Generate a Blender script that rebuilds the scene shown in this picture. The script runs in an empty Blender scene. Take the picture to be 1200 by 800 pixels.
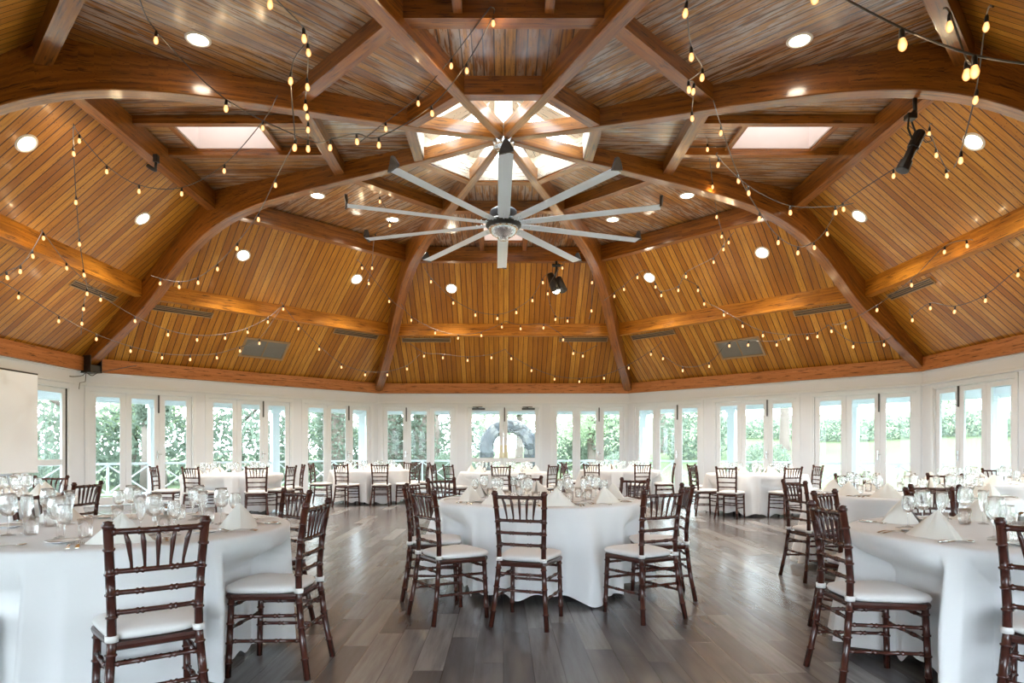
import bpy, bmesh, math, random
from mathutils import Vector, Matrix

random.seed(7)
C = bpy.context.scene.collection
PI = math.pi
FPX, CX, HY = 750.0, 590.0, 528.0          # focal length and vanishing point of the photograph, 1200 x 800
CAMY, CAMZ = -9.9, 1.2
APO = 8.9                                   # apothem of the octagonal hall
T8 = math.tan(PI / 8)

# ------------------------------------------------------------------ materials
class NT:
    def __init__(self, name):
        self.m = bpy.data.materials.new(name)
        self.m.use_nodes = True
        self.t = self.m.node_tree
        self.t.nodes.clear()
        self.out = self.n('ShaderNodeOutputMaterial')
    def n(self, typ, **kw):
        nd = self.t.nodes.new(typ)
        for k, v in kw.items():
            setattr(nd, k, v)
        return nd
    def l(self, a, b):
        self.t.links.new(a, b)
    def val(self, sock, v):
        if isinstance(v, bpy.types.NodeSocket):
            self.l(v, sock)
        else:
            sock.default_value = v
    def math(self, op, a, b=None, c=None):
        nd = self.n('ShaderNodeMath', operation=op)
        self.val(nd.inputs[0], a)
        if b is not None:
            self.val(nd.inputs[1], b)
        if c is not None:
            self.val(nd.inputs[2], c)
        return nd.outputs[0]
    def comb(self, x, y, z=0.0):
        nd = self.n('ShaderNodeCombineXYZ')
        for i, v in enumerate((x, y, z)):
            self.val(nd.inputs[i], v)
        return nd.outputs[0]
    def sep(self, v):
        nd = self.n('ShaderNodeSeparateXYZ')
        self.l(v, nd.inputs[0])
        return nd.outputs
    def noise(self, vec, scale, detail=3.0, rough=0.55):
        nd = self.n('ShaderNodeTexNoise')
        self.l(vec, nd.inputs['Vector'])
        nd.inputs['Scale'].default_value = scale
        nd.inputs['Detail'].default_value = detail
        nd.inputs['Roughness'].default_value = rough
        return nd.outputs['Fac']
    def white(self, vec):
        nd = self.n('ShaderNodeTexWhiteNoise', noise_dimensions='3D')
        self.l(vec, nd.inputs['Vector'])
        return nd.outputs['Value']
    def ramp(self, fac, stops):
        nd = self.n('ShaderNodeValToRGB')
        self.val(nd.inputs[0], fac)
        el = nd.color_ramp.elements
        while len(el) < len(stops):
            el.new(0.5)
        for e, (p, c) in zip(el, stops):
            e.position = p
            e.color = (*c, 1) if len(c) == 3 else c
        return nd.outputs[0]
    def mix(self, fac, a, b, blend='MIX'):
        nd = self.n('ShaderNodeMix', data_type='RGBA', blend_type=blend)
        self.val(nd.inputs[0], fac)
        for i, v in ((6, a), (7, b)):
            if isinstance(v, tuple):
                v = (*v, 1) if len(v) == 3 else v
            self.val(nd.inputs[i], v)
        return nd.outputs[2]
    def bump(self, h, strength=0.3, dist=0.01):
        nd = self.n('ShaderNodeBump')
        self.l(h, nd.inputs['Height'])
        nd.inputs['Strength'].default_value = strength
        nd.inputs['Distance'].default_value = dist
        return nd.outputs[0]
    def uv(self):
        return self.n('ShaderNodeTexCoord').outputs['UV']
    def obj(self):
        return self.n('ShaderNodeTexCoord').outputs['Object']
    def pbr(self, color, rough=0.5, metal=0.0, normal=None, spec=0.5, **kw):
        b = self.n('ShaderNodeBsdfPrincipled')
        self.val(b.inputs['Base Color'], (*color, 1) if isinstance(color, tuple) else color)
        self.val(b.inputs['Roughness'], rough)
        b.inputs['Metallic'].default_value = metal
        b.inputs['Specular IOR Level'].default_value = spec
        if normal is not None:
            self.l(normal, b.inputs['Normal'])
        for k, v in kw.items():
            self.val(b.inputs[k], v)
        self.l(b.outputs[0], self.out.inputs[0])
        return b

def m_deck(name, ramp_plank, streak_dark, streak_amt, rough, wash=0.0, coat=0.2):
    t = NT(name)
    u, v, _ = t.sep(t.uv())
    w = 0.135
    q = t.math('DIVIDE', u, w)
    pid = t.math('FLOOR', q)
    fr = t.math('FRACT', q)
    rnd = t.white(t.comb(pid, 3.3, 1.0))
    base = t.ramp(rnd, ramp_plank)
    grain = t.noise(t.comb(t.math('MULTIPLY', u, 38.0), t.math('ADD', t.math('MULTIPLY', v, 1.6), t.math('MULTIPLY', rnd, 40.0)), 0.0), 1.0, 5.0, 0.65)
    col = t.mix(t.math('MULTIPLY', t.ramp(grain, [(0.42, (0, 0, 0)), (0.68, (1, 1, 1))]), streak_amt), base, streak_dark)
    if wash:                                   # pale weathering and skylight sheen mixed into the board colour in patches
        wn = t.noise(t.comb(t.math('MULTIPLY', u, 2.2), t.math('MULTIPLY', v, 0.7), 0.0), 1.0, 3.0)
        wf = t.noise(t.comb(t.math('MULTIPLY', u, 24.0), t.math('MULTIPLY', v, 2.5), t.math('MULTIPLY', rnd, 8.0)), 1.0, 3.0)
        wm = t.math('MULTIPLY', t.ramp(wn, [(0.40, (0, 0, 0)), (0.58, (1, 1, 1))]), t.ramp(wf, [(0.44, (0, 0, 0)), (0.54, (1, 1, 1))]))
        col = t.mix(t.math('MULTIPLY', wm, wash), col, (0.44, 0.36, 0.30))
        dk = t.noise(t.comb(t.math('MULTIPLY', u, 30.0), t.math('MULTIPLY', v, 3.0), 5.0), 1.0, 4.0)
        col = t.mix(t.math('MULTIPLY', t.ramp(dk, [(0.57, (0, 0, 0)), (0.66, (1, 1, 1))]), 0.7), col, (0.05, 0.025, 0.012))
    # knots
    vo = t.n('ShaderNodeTexVoronoi', voronoi_dimensions='2D')
    t.l(t.comb(t.math('MULTIPLY', u, 3.2), t.math('ADD', t.math('MULTIPLY', v, 1.9), t.math('MULTIPLY', rnd, 9.0)), 0.0), vo.inputs['Vector'])
    kr = t.sep(vo.outputs['Color'])[0]
    kn = t.math('MULTIPLY', t.ramp(vo.outputs['Distance'], [(0.05, (1, 1, 1)), (0.11, (0, 0, 0))]), t.math('GREATER_THAN', kr, 0.62))
    col = t.mix(t.math('MULTIPLY', kn, 0.85), col, (0.07, 0.022, 0.006))
    # grooves between the boards
    edge = t.math('MINIMUM', fr, t.math('SUBTRACT', 1.0, fr))
    gr = t.ramp(edge, [(0.04, (1, 1, 1)), (0.085, (0, 0, 0))])
    col = t.mix(t.math('MULTIPLY', gr, 0.88), col, (0.03, 0.012, 0.004))
    h = t.math('SUBTRACT', t.math('MULTIPLY', grain, 0.25), gr)
    t.pbr(col, t.math('ADD', rough, t.math('MULTIPLY', grain, 0.2)), normal=t.bump(h, 0.5, 0.008), spec=0.25, **{'Coat Weight': coat, 'Coat Roughness': 0.16})
    return t.m

def m_beam(name, c1, c2, c3, rough=0.42, coat=0.0):
    t = NT(name)
    u, v, _ = t.sep(t.uv())
    oi = t.n('ShaderNodeObjectInfo').outputs['Random']
    lam = t.math('FLOOR', t.math('DIVIDE', u, 0.045))
    lr = t.white(t.comb(lam, t.math('MULTIPLY', oi, 50.0), t.math('FLOOR', t.math('MULTIPLY', v, 0.35))))
    g = t.noise(t.comb(t.math('MULTIPLY', u, 26.0), t.math('ADD', t.math('MULTIPLY', v, 1.2), t.math('MULTIPLY', oi, 30.0)), 0.0), 1.0, 5.0, 0.6)
    base = t.mix(lr, c1, c2)
    col = t.mix(t.math('MULTIPLY', t.ramp(g, [(0.42, (0, 0, 0)), (0.72, (1, 1, 1))]), 0.7), base, c3)
    ck = t.noise(t.comb(t.math('MULTIPLY', u, 34.0), t.math('ADD', t.math('MULTIPLY', v, 2.6), t.math('MULTIPLY', oi, 13.0)), 3.0), 1.0, 4.0, 0.6)
    col = t.mix(t.math('MULTIPLY', t.ramp(ck, [(0.57, (0, 0, 0)), (0.65, (1, 1, 1))]), 0.8), col, (0.035, 0.012, 0.005))
    vo = t.n('ShaderNodeTexVoronoi', voronoi_dimensions='2D')
    t.l(t.comb(t.math('MULTIPLY', u, 5.0), t.math('ADD', t.math('MULTIPLY', v, 2.2), t.math('MULTIPLY', oi, 17.0)), 0.0), vo.inputs['Vector'])
    kr = t.sep(vo.outputs['Color'])[0]
    kn = t.math('MULTIPLY', t.ramp(vo.outputs['Distance'], [(0.06, (1, 1, 1)), (0.13, (0, 0, 0))]), t.math('GREATER_THAN', kr, 0.75))
    col = t.mix(t.math('MULTIPLY', kn, 0.8), col, (0.06, 0.02, 0.008))
    t.pbr(col, rough, normal=t.bump(g, 0.25, 0.005), spec=0.25, **{'Coat Weight': coat, 'Coat Roughness': 0.15})
    return t.m

def m_plain(name, col, rough=0.5, metal=0.0, var=0.06, scale=6.0, spec=0.5, bump=0.0, **kw):
    t = NT(name)
    g = t.noise(t.obj(), scale, 4.0)
    c = t.mix(g, tuple(max(0.0, x * (1 - var)) for x in col), tuple(min(1.0, x * (1 + var)) for x in col))
    nm = t.bump(g, bump, 0.004) if bump else None
    t.pbr(c, rough, metal, normal=nm, spec=spec, **kw)
    return t.m

def m_floor():
    t = NT('grey_plank_floor')
    x, y, _ = t.sep(t.obj())
    w, ln = 0.165, 1.22
    q = t.math('DIVIDE', x, w)
    pid = t.math('FLOOR', q)
    off = t.white(t.comb(pid, 7.7, 2.0))
    r = t.math('ADD', t.math('DIVIDE', y, ln), t.math('MULTIPLY', off, 5.0))
    rid = t.math('FLOOR', r)
    rnd = t.white(t.comb(pid, rid, 4.0))
    base = t.ramp(rnd, [(0.0, (0.104, 0.100, 0.106)), (0.45, (0.165, 0.160, 0.167)), (0.8, (0.235, 0.229, 0.233)), (1.0, (0.325, 0.316, 0.312))])
    vec = t.comb(t.math('MULTIPLY', x, 22.0), t.math('ADD', t.math('MULTIPLY', y, 1.5), t.math('MULTIPLY', rnd, 31.0)), 0.0)
    g = t.noise(vec, 1.0, 6.0, 0.65)
    col = t.mix(t.math('MULTIPLY', t.ramp(g, [(0.4, (0, 0, 0)), (0.7, (1, 1, 1))]), 0.55), base, (0.075, 0.064, 0.06))
    g2 = t.noise(t.comb(t.math('MULTIPLY', x, 5.0), t.math('ADD', t.math('MULTIPLY', y, 0.9), t.math('MULTIPLY', rnd, 11.0)), 0.0), 1.0, 2.0)
    col = t.mix(t.math('MULTIPLY', t.ramp(g2, [(0.5, (0, 0, 0)), (0.75, (1, 1, 1))]), 0.5), col, (0.3, 0.265, 0.235))
    fx, fy = t.math('FRACT', q), t.math('FRACT', r)
    ex = t.math('MINIMUM', fx, t.math('SUBTRACT', 1.0, fx))
    ey = t.math('MULTIPLY', t.math('MINIMUM', fy, t.math('SUBTRACT', 1.0, fy)), ln / w)
    gr = t.ramp(t.math('MINIMUM', ex, ey), [(0.008, (1, 1, 1)), (0.02, (0, 0, 0))])
    col = t.mix(t.math('MULTIPLY', gr, 0.6), col, (0.04, 0.035, 0.033))
    t.pbr(col, t.math('ADD', 0.16, t.math('MULTIPLY', g, 0.16)), normal=t.bump(t.math('SUBTRACT', t.math('MULTIPLY', g, 0.3), gr), 0.12, 0.003), spec=0.5)
    return t.m

def m_glass(name, tint, lo, hi, rough=0.02):
    """thin clear glass: see-through with a fresnel gloss"""
    t = NT(name)
    tr = t.n('ShaderNodeBsdfTransparent')
    tr.inputs[0].default_value = (*tint, 1)
    gl = t.n('ShaderNodeBsdfGlossy')
    gl.inputs['Roughness'].default_value = rough
    gl.inputs['Color'].default_value = (0.95, 0.97, 1, 1)
    lw = t.n('ShaderNodeLayerWeight')
    lw.inputs['Blend'].default_value = 0.35
    f = t.math('ADD', lo, t.math('MULTIPLY', t.math('POWER', lw.outputs['Facing'], 1.6), hi - lo))
    mx = t.n('ShaderNodeMixShader')
    t.l(f, mx.inputs[0]); t.l(tr.outputs[0], mx.inputs[1]); t.l(gl.outputs[0], mx.inputs[2])
    t.l(mx.outputs[0], t.out.inputs[0])
    return t.m

def m_emit(name, col, strength):
    t = NT(name)
    e = t.n('ShaderNodeEmission')
    e.inputs[0].default_value = (*col, 1)
    e.inputs[1].default_value = strength
    t.l(e.outputs[0], t.out.inputs[0])
    return t.m

def m_leaf(name, c1, c2):
    t = NT(name)
    g = t.noise(t.obj(), 2.5, 3.0)
    g2 = t.noise(t.obj(), 19.0, 1.0)
    col = t.mix(t.math('ADD', t.math('MULTIPLY', g, 0.6), t.math('MULTIPLY', g2, 0.4)), c1, c2)
    d = t.n('ShaderNodeBsdfDiffuse'); t.l(col, d.inputs[0])
    tl = t.n('ShaderNodeBsdfTranslucent'); t.l(col, tl.inputs[0])
    mx = t.n('ShaderNodeMixShader'); mx.inputs[0].default_value = 0.4
    t.l(d.outputs[0], mx.inputs[1]); t.l(tl.outputs[0], mx.inputs[2]); t.l(mx.outputs[0], t.out.inputs[0])
    return t.m

def m_stone():
    t = NT('rubble_stone')
    vo = t.n('ShaderNodeTexVoronoi')
    vo.inputs['Scale'].default_value = 4.5
    t.l(t.obj(), vo.inputs['Vector'])
    rnd = t.white(vo.outputs['Position'])
    ve = t.n('ShaderNodeTexVoronoi', feature='DISTANCE_TO_EDGE')
    ve.inputs['Scale'].default_value = 4.5
    t.l(t.obj(), ve.inputs['Vector'])
    base = t.ramp(rnd, [(0.0, (0.04, 0.045, 0.05)), (0.6, (0.075, 0.08, 0.082)), (1.0, (0.13, 0.13, 0.12))])
    j = t.ramp(ve.outputs['Distance'], [(0.03, (1, 1, 1)), (0.09, (0, 0, 0))])
    col = t.mix(j, base, (0.035, 0.035, 0.035))
    t.pbr(col, 0.9, normal=t.bump(ve.outputs['Distance'], 0.6, 0.05), spec=0.2)
    return t.m

def m_cloth(name, col, rough=0.85):
    t = NT(name)
    g = t.noise(t.obj(), 3.0, 3.0)
    g2 = t.noise(t.obj(), 90.0, 1.0)
    c = t.mix(g, tuple(x * 0.97 for x in col), col)
    t.pbr(c, rough, normal=t.bump(t.math('ADD', t.math('MULTIPLY', g, 1.0), t.math('MULTIPLY', g2, 0.06)), 0.25, 0.012), spec=0.2, **{'Sheen Weight': 0.15})
    return t.m

M = {}
M['deck'] = m_deck('pine_deck', [(0.0, (0.36, 0.135, 0.012)), (0.35, (0.46, 0.19, 0.018)), (0.75, (0.55, 0.245, 0.027)), (1.0, (0.63, 0.31, 0.045))], (0.20, 0.058, 0.008), 0.6, 0.25)
M['deck_up'] = m_deck('weathered_sheen_deck', [(0.0, (0.26, 0.095, 0.012)), (0.35, (0.36, 0.14, 0.02)), (0.7, (0.46, 0.20, 0.035)), (1.0, (0.52, 0.27, 0.075))], (0.085, 0.03, 0.01), 0.9, 0.3, 0.85, 0.9)
M['beam'] = m_beam('glulam_wood', (0.25, 0.08, 0.008), (0.36, 0.125, 0.013), (0.06, 0.018, 0.004), 0.42, 0.8)
M['purlin'] = m_beam('purlin_wood', (0.46, 0.165, 0.014), (0.60, 0.24, 0.025), (0.18, 0.055, 0.006), 0.42, 0.4)
M['trimwood'] = m_beam('trim_wood', (0.46, 0.17, 0.05), (0.55, 0.22, 0.075), (0.33, 0.11, 0.03), 0.4)
M['cream'] = m_beam('pale_pine', (0.84, 0.75, 0.62), (0.87, 0.80, 0.68), (0.78, 0.66, 0.5), 0.6)
M['wall'] = m_plain('white_wall_paint', (0.775, 0.81, 0.86), 0.6, var=0.02, scale=2.0, spec=0.3)
M['white'] = m_plain('white_gloss_paint', (0.80, 0.835, 0.875), 0.35, var=0.02, scale=3.0, spec=0.45)
M['well'] = m_plain('white_shaft_paint', (0.82, 0.72, 0.67), 0.7, var=0.03)
M['screen'] = m_plain('white_screen_fabric', (0.81, 0.85, 0.90), 0.9, var=0.01, spec=0.1)
M['floor'] = m_floor()
M['cloth'] = m_cloth('white_table_linen', (0.84, 0.83, 0.83))
M['napkin'] = m_cloth('ivory_napkin', (0.86, 0.83, 0.77))
M['cushion'] = m_cloth('ivory_cushion', (0.83, 0.80, 0.78))
M['mahogany'] = m_plain('mahogany_lacquer', (0.06, 0.017, 0.012), 0.24, var=0.35, scale=14.0, spec=0.55)
M['pane'] = m_glass('window_glass', (0.97, 0.99, 0.98), 0.006, 0.35)
def m_crystal():
    t = NT('drinking_glass')
    g = t.n('ShaderNodeBsdfGlass'); g.inputs['IOR'].default_value = 1.48; g.inputs['Roughness'].default_value = 0.0
    tr = t.n('ShaderNodeBsdfTransparent')
    mx = t.n('ShaderNodeMixShader'); mx.inputs[0].default_value = 0.45
    t.l(tr.outputs[0], mx.inputs[1]); t.l(g.outputs[0], mx.inputs[2]); t.l(mx.outputs[0], t.out.inputs[0])
    return t.m
M['crystal'] = m_crystal()
def m_milky():
    t = NT('milky_acrylic')
    tl = t.n('ShaderNodeBsdfTranslucent'); tl.inputs[0].default_value = (0.40, 0.37, 0.36, 1)
    tr = t.n('ShaderNodeBsdfTransparent'); tr.inputs[0].default_value = (0.7, 0.7, 0.7, 1)
    mx = t.n('ShaderNodeMixShader'); mx.inputs[0].default_value = 0.06
    t.l(tl.outputs[0], mx.inputs[1]); t.l(tr.outputs[0], mx.inputs[2]); t.l(mx.outputs[0], t.out.inputs[0])
    return t.m
M['milky'] = m_milky()
M['silver'] = m_plain('polished_silver', (0.72, 0.70, 0.67), 0.16, 1.0, var=0.05)
M['alu'] = m_plain('brushed_aluminium', (0.70, 0.72, 0.75), 0.24, 1.0, var=0.06)
M['blade'] = m_plain('pale_grey_enamel', (0.80, 0.88, 1.0), 0.3, var=0.03)
M['black'] = m_plain('black_metal', (0.012, 0.012, 0.013), 0.4, var=0.2)
M['cable'] = m_plain('black_cable', (0.075, 0.06, 0.052), 0.4, var=0.2)
M['darkgrey'] = m_plain('dark_grey_plastic', (0.03, 0.03, 0.034), 0.5, var=0.1)
M['finplastic'] = m_plain('grey_fin_plastic', (0.05, 0.05, 0.055), 0.3, var=0.1)
M['steel'] = m_plain('dark_steel', (0.12, 0.12, 0.125), 0.4, 0.8)
M['vent'] = m_plain('tan_vent_metal', (0.34, 0.22, 0.11), 0.5, 0.1)
M['ventgrey'] = m_plain('grey_mesh', (0.24, 0.23, 0.21), 0.6)
def m_bulb():
    t = NT('warm_bulb_glow')
    lw = t.n('ShaderNodeLayerWeight'); lw.inputs['Blend'].default_value = 0.4
    c = t.ramp(lw.outputs['Facing'], [(0.0, (1.0, 0.55, 0.28)), (0.4, (1.0, 0.41, 0.12)), (1.0, (1.0, 0.30, 0.05))])
    s = t.math('SUBTRACT', 1.15, t.math('MULTIPLY', lw.outputs['Facing'], 0.55))
    e = t.n('ShaderNodeEmission'); t.l(c, e.inputs[0]); t.l(s, e.inputs[1]); t.l(e.outputs[0], t.out.inputs[0])
    return t.m
M['bulb'] = m_bulb()
M['lens'] = m_emit('recessed_lamp_glow', (1.0, 0.86, 0.66), 24.0)
M['trimring'] = m_plain('white_trim_ring', (0.8, 0.76, 0.7), 0.4)
M['plate'] = m_plain('white_china', (0.85, 0.85, 0.84), 0.15, var=0.01)
M['push'] = m_plain('cream_plate', (0.78, 0.72, 0.52), 0.4)
M['porch'] = m_plain('porch_boards', (0.26, 0.26, 0.26), 0.6, var=0.12)
M['lawn'] = m_plain('mown_lawn', (0.075, 0.10, 0.052), 0.95, var=0.3, scale=0.6, spec=0.05)
M['bark'] = m_plain('tree_bark', (0.12, 0.095, 0.08), 0.9, var=0.4, scale=5.0, bump=0.5)
M['leafA'] = m_leaf('tree_leaf', (0.15, 0.21, 0.165), (0.40, 0.48, 0.385))
M['leafB'] = m_leaf('pale_tree_leaf', (0.18, 0.25, 0.15), (0.42, 0.49, 0.34))
M['leafC'] = m_leaf('hedge_leaf', (0.065, 0.09, 0.072), (0.23, 0.28, 0.215))
M['stone'] = m_stone()
M['glassgreen'] = m_plain('pepper_grey', (0.16, 0.15, 0.13), 0.4)

# ------------------------------------------------------------------ mesh helpers
class MB:
    """collects pieces and links them as one mesh object"""
    def __init__(self):
        self.v, self.f, self.u, self.smooth = [], [], [], []
    def add(self, verts, faces, uvs=None, smooth=False, mat=None):
        b = len(self.v)
        self.v += [tuple(mat @ Vector(p)) if mat is not None else tuple(p) for p in verts]
        for i, fc in enumerate(faces):
            self.f.append(tuple(b + k for k in fc))
            self.u.append(uvs[i] if uvs else None)
            self.smooth.append(smooth)
    def box(self, lo, hi, mat=None):
        """box with UVs in metres; u across, v along the longest side"""
        (x0, y0, z0), (x1, y1, z1) = lo, hi
        vs = [(x0, y0, z0), (x1, y0, z0), (x1, y1, z0), (x0, y1, z0), (x0, y0, z1), (x1, y0, z1), (x1, y1, z1), (x0, y1, z1)]
        fs = [(0, 3, 2, 1), (4, 5, 6, 7), (0, 1, 5, 4), (1, 2, 6, 5), (2, 3, 7, 6), (3, 0, 4, 7)]
        d = [x1 - x0, y1 - y0, z1 - z0]
        L = d.index(max(d))
        uvs = []
        for k, fc in enumerate(fs):
            ax = [2, 2, 1, 0, 1, 0][k]
            o = [a for a in (0, 1, 2) if a != ax]
            vax = L if L in o else o[1]
            uax = [a for a in o if a != vax][0]
            uvs.append([(vs[i][uax] + 0.31 * k, vs[i][vax]) for i in fc])
        self.add(vs, fs, uvs, mat=mat)
    def bbox(self, lo, hi, b=0.006, mat=None):
        """box with chamfered long edges"""
        bm = bmesh.new()
        bmesh.ops.create_cube(bm, size=1)
        for v in bm.verts:
            v.co = Vector([lo[i] + (v.co[i] + 0.5) * (hi[i] - lo[i]) for i in range(3)])
        bmesh.ops.bevel(bm, geom=list(bm.edges), offset=b, segments=2, affect='EDGES', profile=0.5)
        bm.verts.index_update()
        self.add([v.co[:] for v in bm.verts], [[v.index for v in f.verts] for f in bm.faces], mat=mat)
        bm.free()
    def lathe(self, prof, seg=16, mat=None, smooth=True, cap=False):
        vs, fs = [], []
        n = len(prof)
        for k in range(seg):
            a = 2 * PI * k / seg
            for r, z in prof:
                vs.append((r * math.cos(a), r * math.sin(a), z))
        for k in range(seg):
            k2 = (k + 1) % seg
            for i in range(n - 1):
                fs.append((k * n + i, k2 * n + i, k2 * n + i + 1, k * n + i + 1))
        if cap:
            fs.append(tuple(k * n for k in range(seg))[::-1])
            fs.append(tuple(k * n + n - 1 for k in range(seg)))
        self.add(vs, fs, smooth=smooth, mat=mat)
    def tube(self, path, rad, seg=8, mat=None, cap=True, smooth=True):
        P = [Vector(p) for p in path]
        n = len(P)
        if not isinstance(rad, (list, tuple)):
            rad = [rad] * n
        vs, fs = [], []
        prev = None
        for i in range(n):
            t = (P[min(i + 1, n - 1)] - P[max(i - 1, 0)]).normalized()
            if prev is None:
                up = Vector((0, 0, 1)) if abs(t.z) < 0.9 else Vector((1, 0, 0))
                a = t.cross(up).normalized()
            else:
                a = (prev - t * prev.dot(t)).normalized()
            prev = a
            b = t.cross(a)
            for k in range(seg):
                an = 2 * PI * k / seg
                vs.append(tuple(P[i] + (a * math.cos(an) + b * math.sin(an)) * rad[i]))
        for i in range(n - 1):
            for k in range(seg):
                k2 = (k + 1) % seg
                fs.append((i * seg + k, i * seg + k2, (i + 1) * seg + k2, (i + 1) * seg + k))
        if cap:
            fs.append(tuple(range(seg))[::-1])
            fs.append(tuple((n - 1) * seg + k for k in range(seg)))
        self.add(vs, fs, smooth=smooth, mat=mat)
    def mesh(self, name, m):
        me = bpy.data.meshes.new(name)
        me.from_pydata(self.v, [], self.f)
        if any(self.u):
            lay = me.uv_layers.new(name='UVMap')
            i = 0
            for fc, uv in zip(self.f, self.u):
                for k in range(len(fc)):
                    if uv:
                        lay.data[i].uv = uv[k]
                    i += 1
        me.polygons.foreach_set('use_smooth', self.smooth)
        me.materials.append(m)
        me.update()
        return me
    def build(self, name, m, parent=None, loc=None, rz=0.0):
        return link(name, self.mesh(name, m), parent, loc, rz)

def link(name, me, parent=None, loc=None, rz=0.0):
    o = bpy.data.objects.new(name, me)
    C.objects.link(o)
    if parent is not None:
        o.parent = parent
    if loc is not None:
        o.location = loc
    if rz:
        o.rotation_euler = (0, 0, rz)
    return o

def tag(o, label=None, cat=None, group=None, kind=None):
    for k, v in (('label', label), ('category', cat), ('group', group), ('kind', kind)):
        if v:
            o[k] = v
    return o

def thing(name, label, cat, loc=(0, 0, 0), rz=0.0, group=None):
    o = link(name, None, None, loc, rz)
    return tag(o, label, cat, group)

def struct(o):
    o['kind'] = 'structure'
    return o

def copy_tree(root, loc, rz, label=None, group=None):
    r = root.copy(); C.objects.link(r)
    r.location = loc; r.rotation_euler = (0, 0, rz)
    if label:
        r['label'] = label
    if group:
        r['group'] = group
    for ch in root.children:
        c = ch.copy(); C.objects.link(c); c.parent = r
        for g in ch.children:
            d = g.copy(); C.objects.link(d); d.parent = c
    return r

def rz_mat(a, loc=(0, 0, 0)):
    return Matrix.Translation(loc) @ Matrix.Rotation(a, 4, 'Z')

def deck_z(a):
    """height of the board ceiling at distance a (face apothem) from the centre"""
    if a >= 5.5:
        return 6.1 - (a - 5.5) * (3.05 / 3.5)
    return 6.1 + (5.5 - a) * 0.012

def face_a(x, y):
    return max(x * math.cos(k * PI / 4) + y * math.sin(k * PI / 4) for k in range(8))

def ray(px, py, d):
    return Vector(((px - CX) / FPX * d, CAMY + d, CAMZ + (HY - py) / FPX * d))

def roof_depth(px, py):
    lo, hi = 0.5, 0.5
    while hi < 30:
        p = ray(px, py, hi)
        if p.z >= deck_z(face_a(p.x, p.y)):
            break
        lo, hi = hi, hi + 0.1
    for _ in range(30):
        m = (lo + hi) / 2
        p = ray(px, py, m)
        if p.z >= deck_z(face_a(p.x, p.y)):
            hi = m
        else:
            lo = m
    return hi

def face_frame(x, y):
    """frame on the sloping ceiling over (x, y): x axis level along the face, z axis out of the face into the room"""
    k = max(range(8), key=lambda k: x * math.cos(k * PI / 4) + y * math.sin(k * PI / 4))
    n = Vector((math.cos(k * PI / 4), math.sin(k * PI / 4), 0))
    a = face_a(x, y)
    s = 3.05 / 3.5 if a >= 5.5 else 0.012
    up = (-n + Vector((0, 0, s))).normalized()          # up the slope
    side = Vector((0, 0, 1)).cross(n).normalized()
    nor = side.cross(up).normalized()
    if nor.z > 0:
        nor = -nor; side = -side
    R = Matrix((side, up, nor)).transposed().to_4x4()
    R.translation = Vector((x, y, deck_z(a)))
    return R
# ------------------------------------------------------------------ the hall: floor, walls, doors
def octo(a, z, rot=0.0):
    R = a / math.cos(PI / 8)
    return [(R * math.cos(PI / 8 + k * PI / 4), R * math.sin(PI / 8 + k * PI / 4), z) for k in range(8)]

mb = MB()
mb.add(octo(9.05, 0.0) + octo(9.05, -0.1), [tuple(range(8)), tuple(range(15, 7, -1))] + [(k, 8 + k, 8 + (k + 1) % 8, (k + 1) % 8) for k in range(8)])
struct(mb.build('floor', M['floor']))

WALLN = {0: 'wall_right', 1: 'wall_back_right', 2: 'wall_back', 3: 'wall_back_left', 4: 'wall_left', 5: 'wall_front_left', 6: 'wall_front', 7: 'wall_front_right'}
PITCH, DW, DH = 2.49, 2.14, 2.5
GROUPS = {k: [(-PITCH, 'tri', 1), (0.0, 'tri', 1), (PITCH, 'tri', 1)] for k in range(8)}
GROUPS[2] = [(-PITCH, 'tri', 0), (0.0, 'dbl', 0), (PITCH, 'tri', 1)]
GROUPS[4] = [(-2.3, 'tri', 1), (0.2, 'tri', 1), (2.57, 'one', 0)]
GROUPS[0] = [(-2.28, 'tri', 0), (0.21, 'tri', 1), (2.7, 'tri', 1)]
GROUPS[6] = [(0.0, 'open', 0)]
GROUPS[3] = [(-2.55, 'tri', 1), (-0.09, 'tri', 1), (2.4, 'tri', 1)]
GROUPS[1] = [(-2.44, 'tri', 1), (0.05, 'tri', 1), (2.53, 'tri', 1)]
WID = {'tri': DW, 'dbl': 2.16, 'one': 1.24, 'open': 5.4}
HALF = APO * T8
WY0, WY1 = 8.9, 9.06

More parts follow.
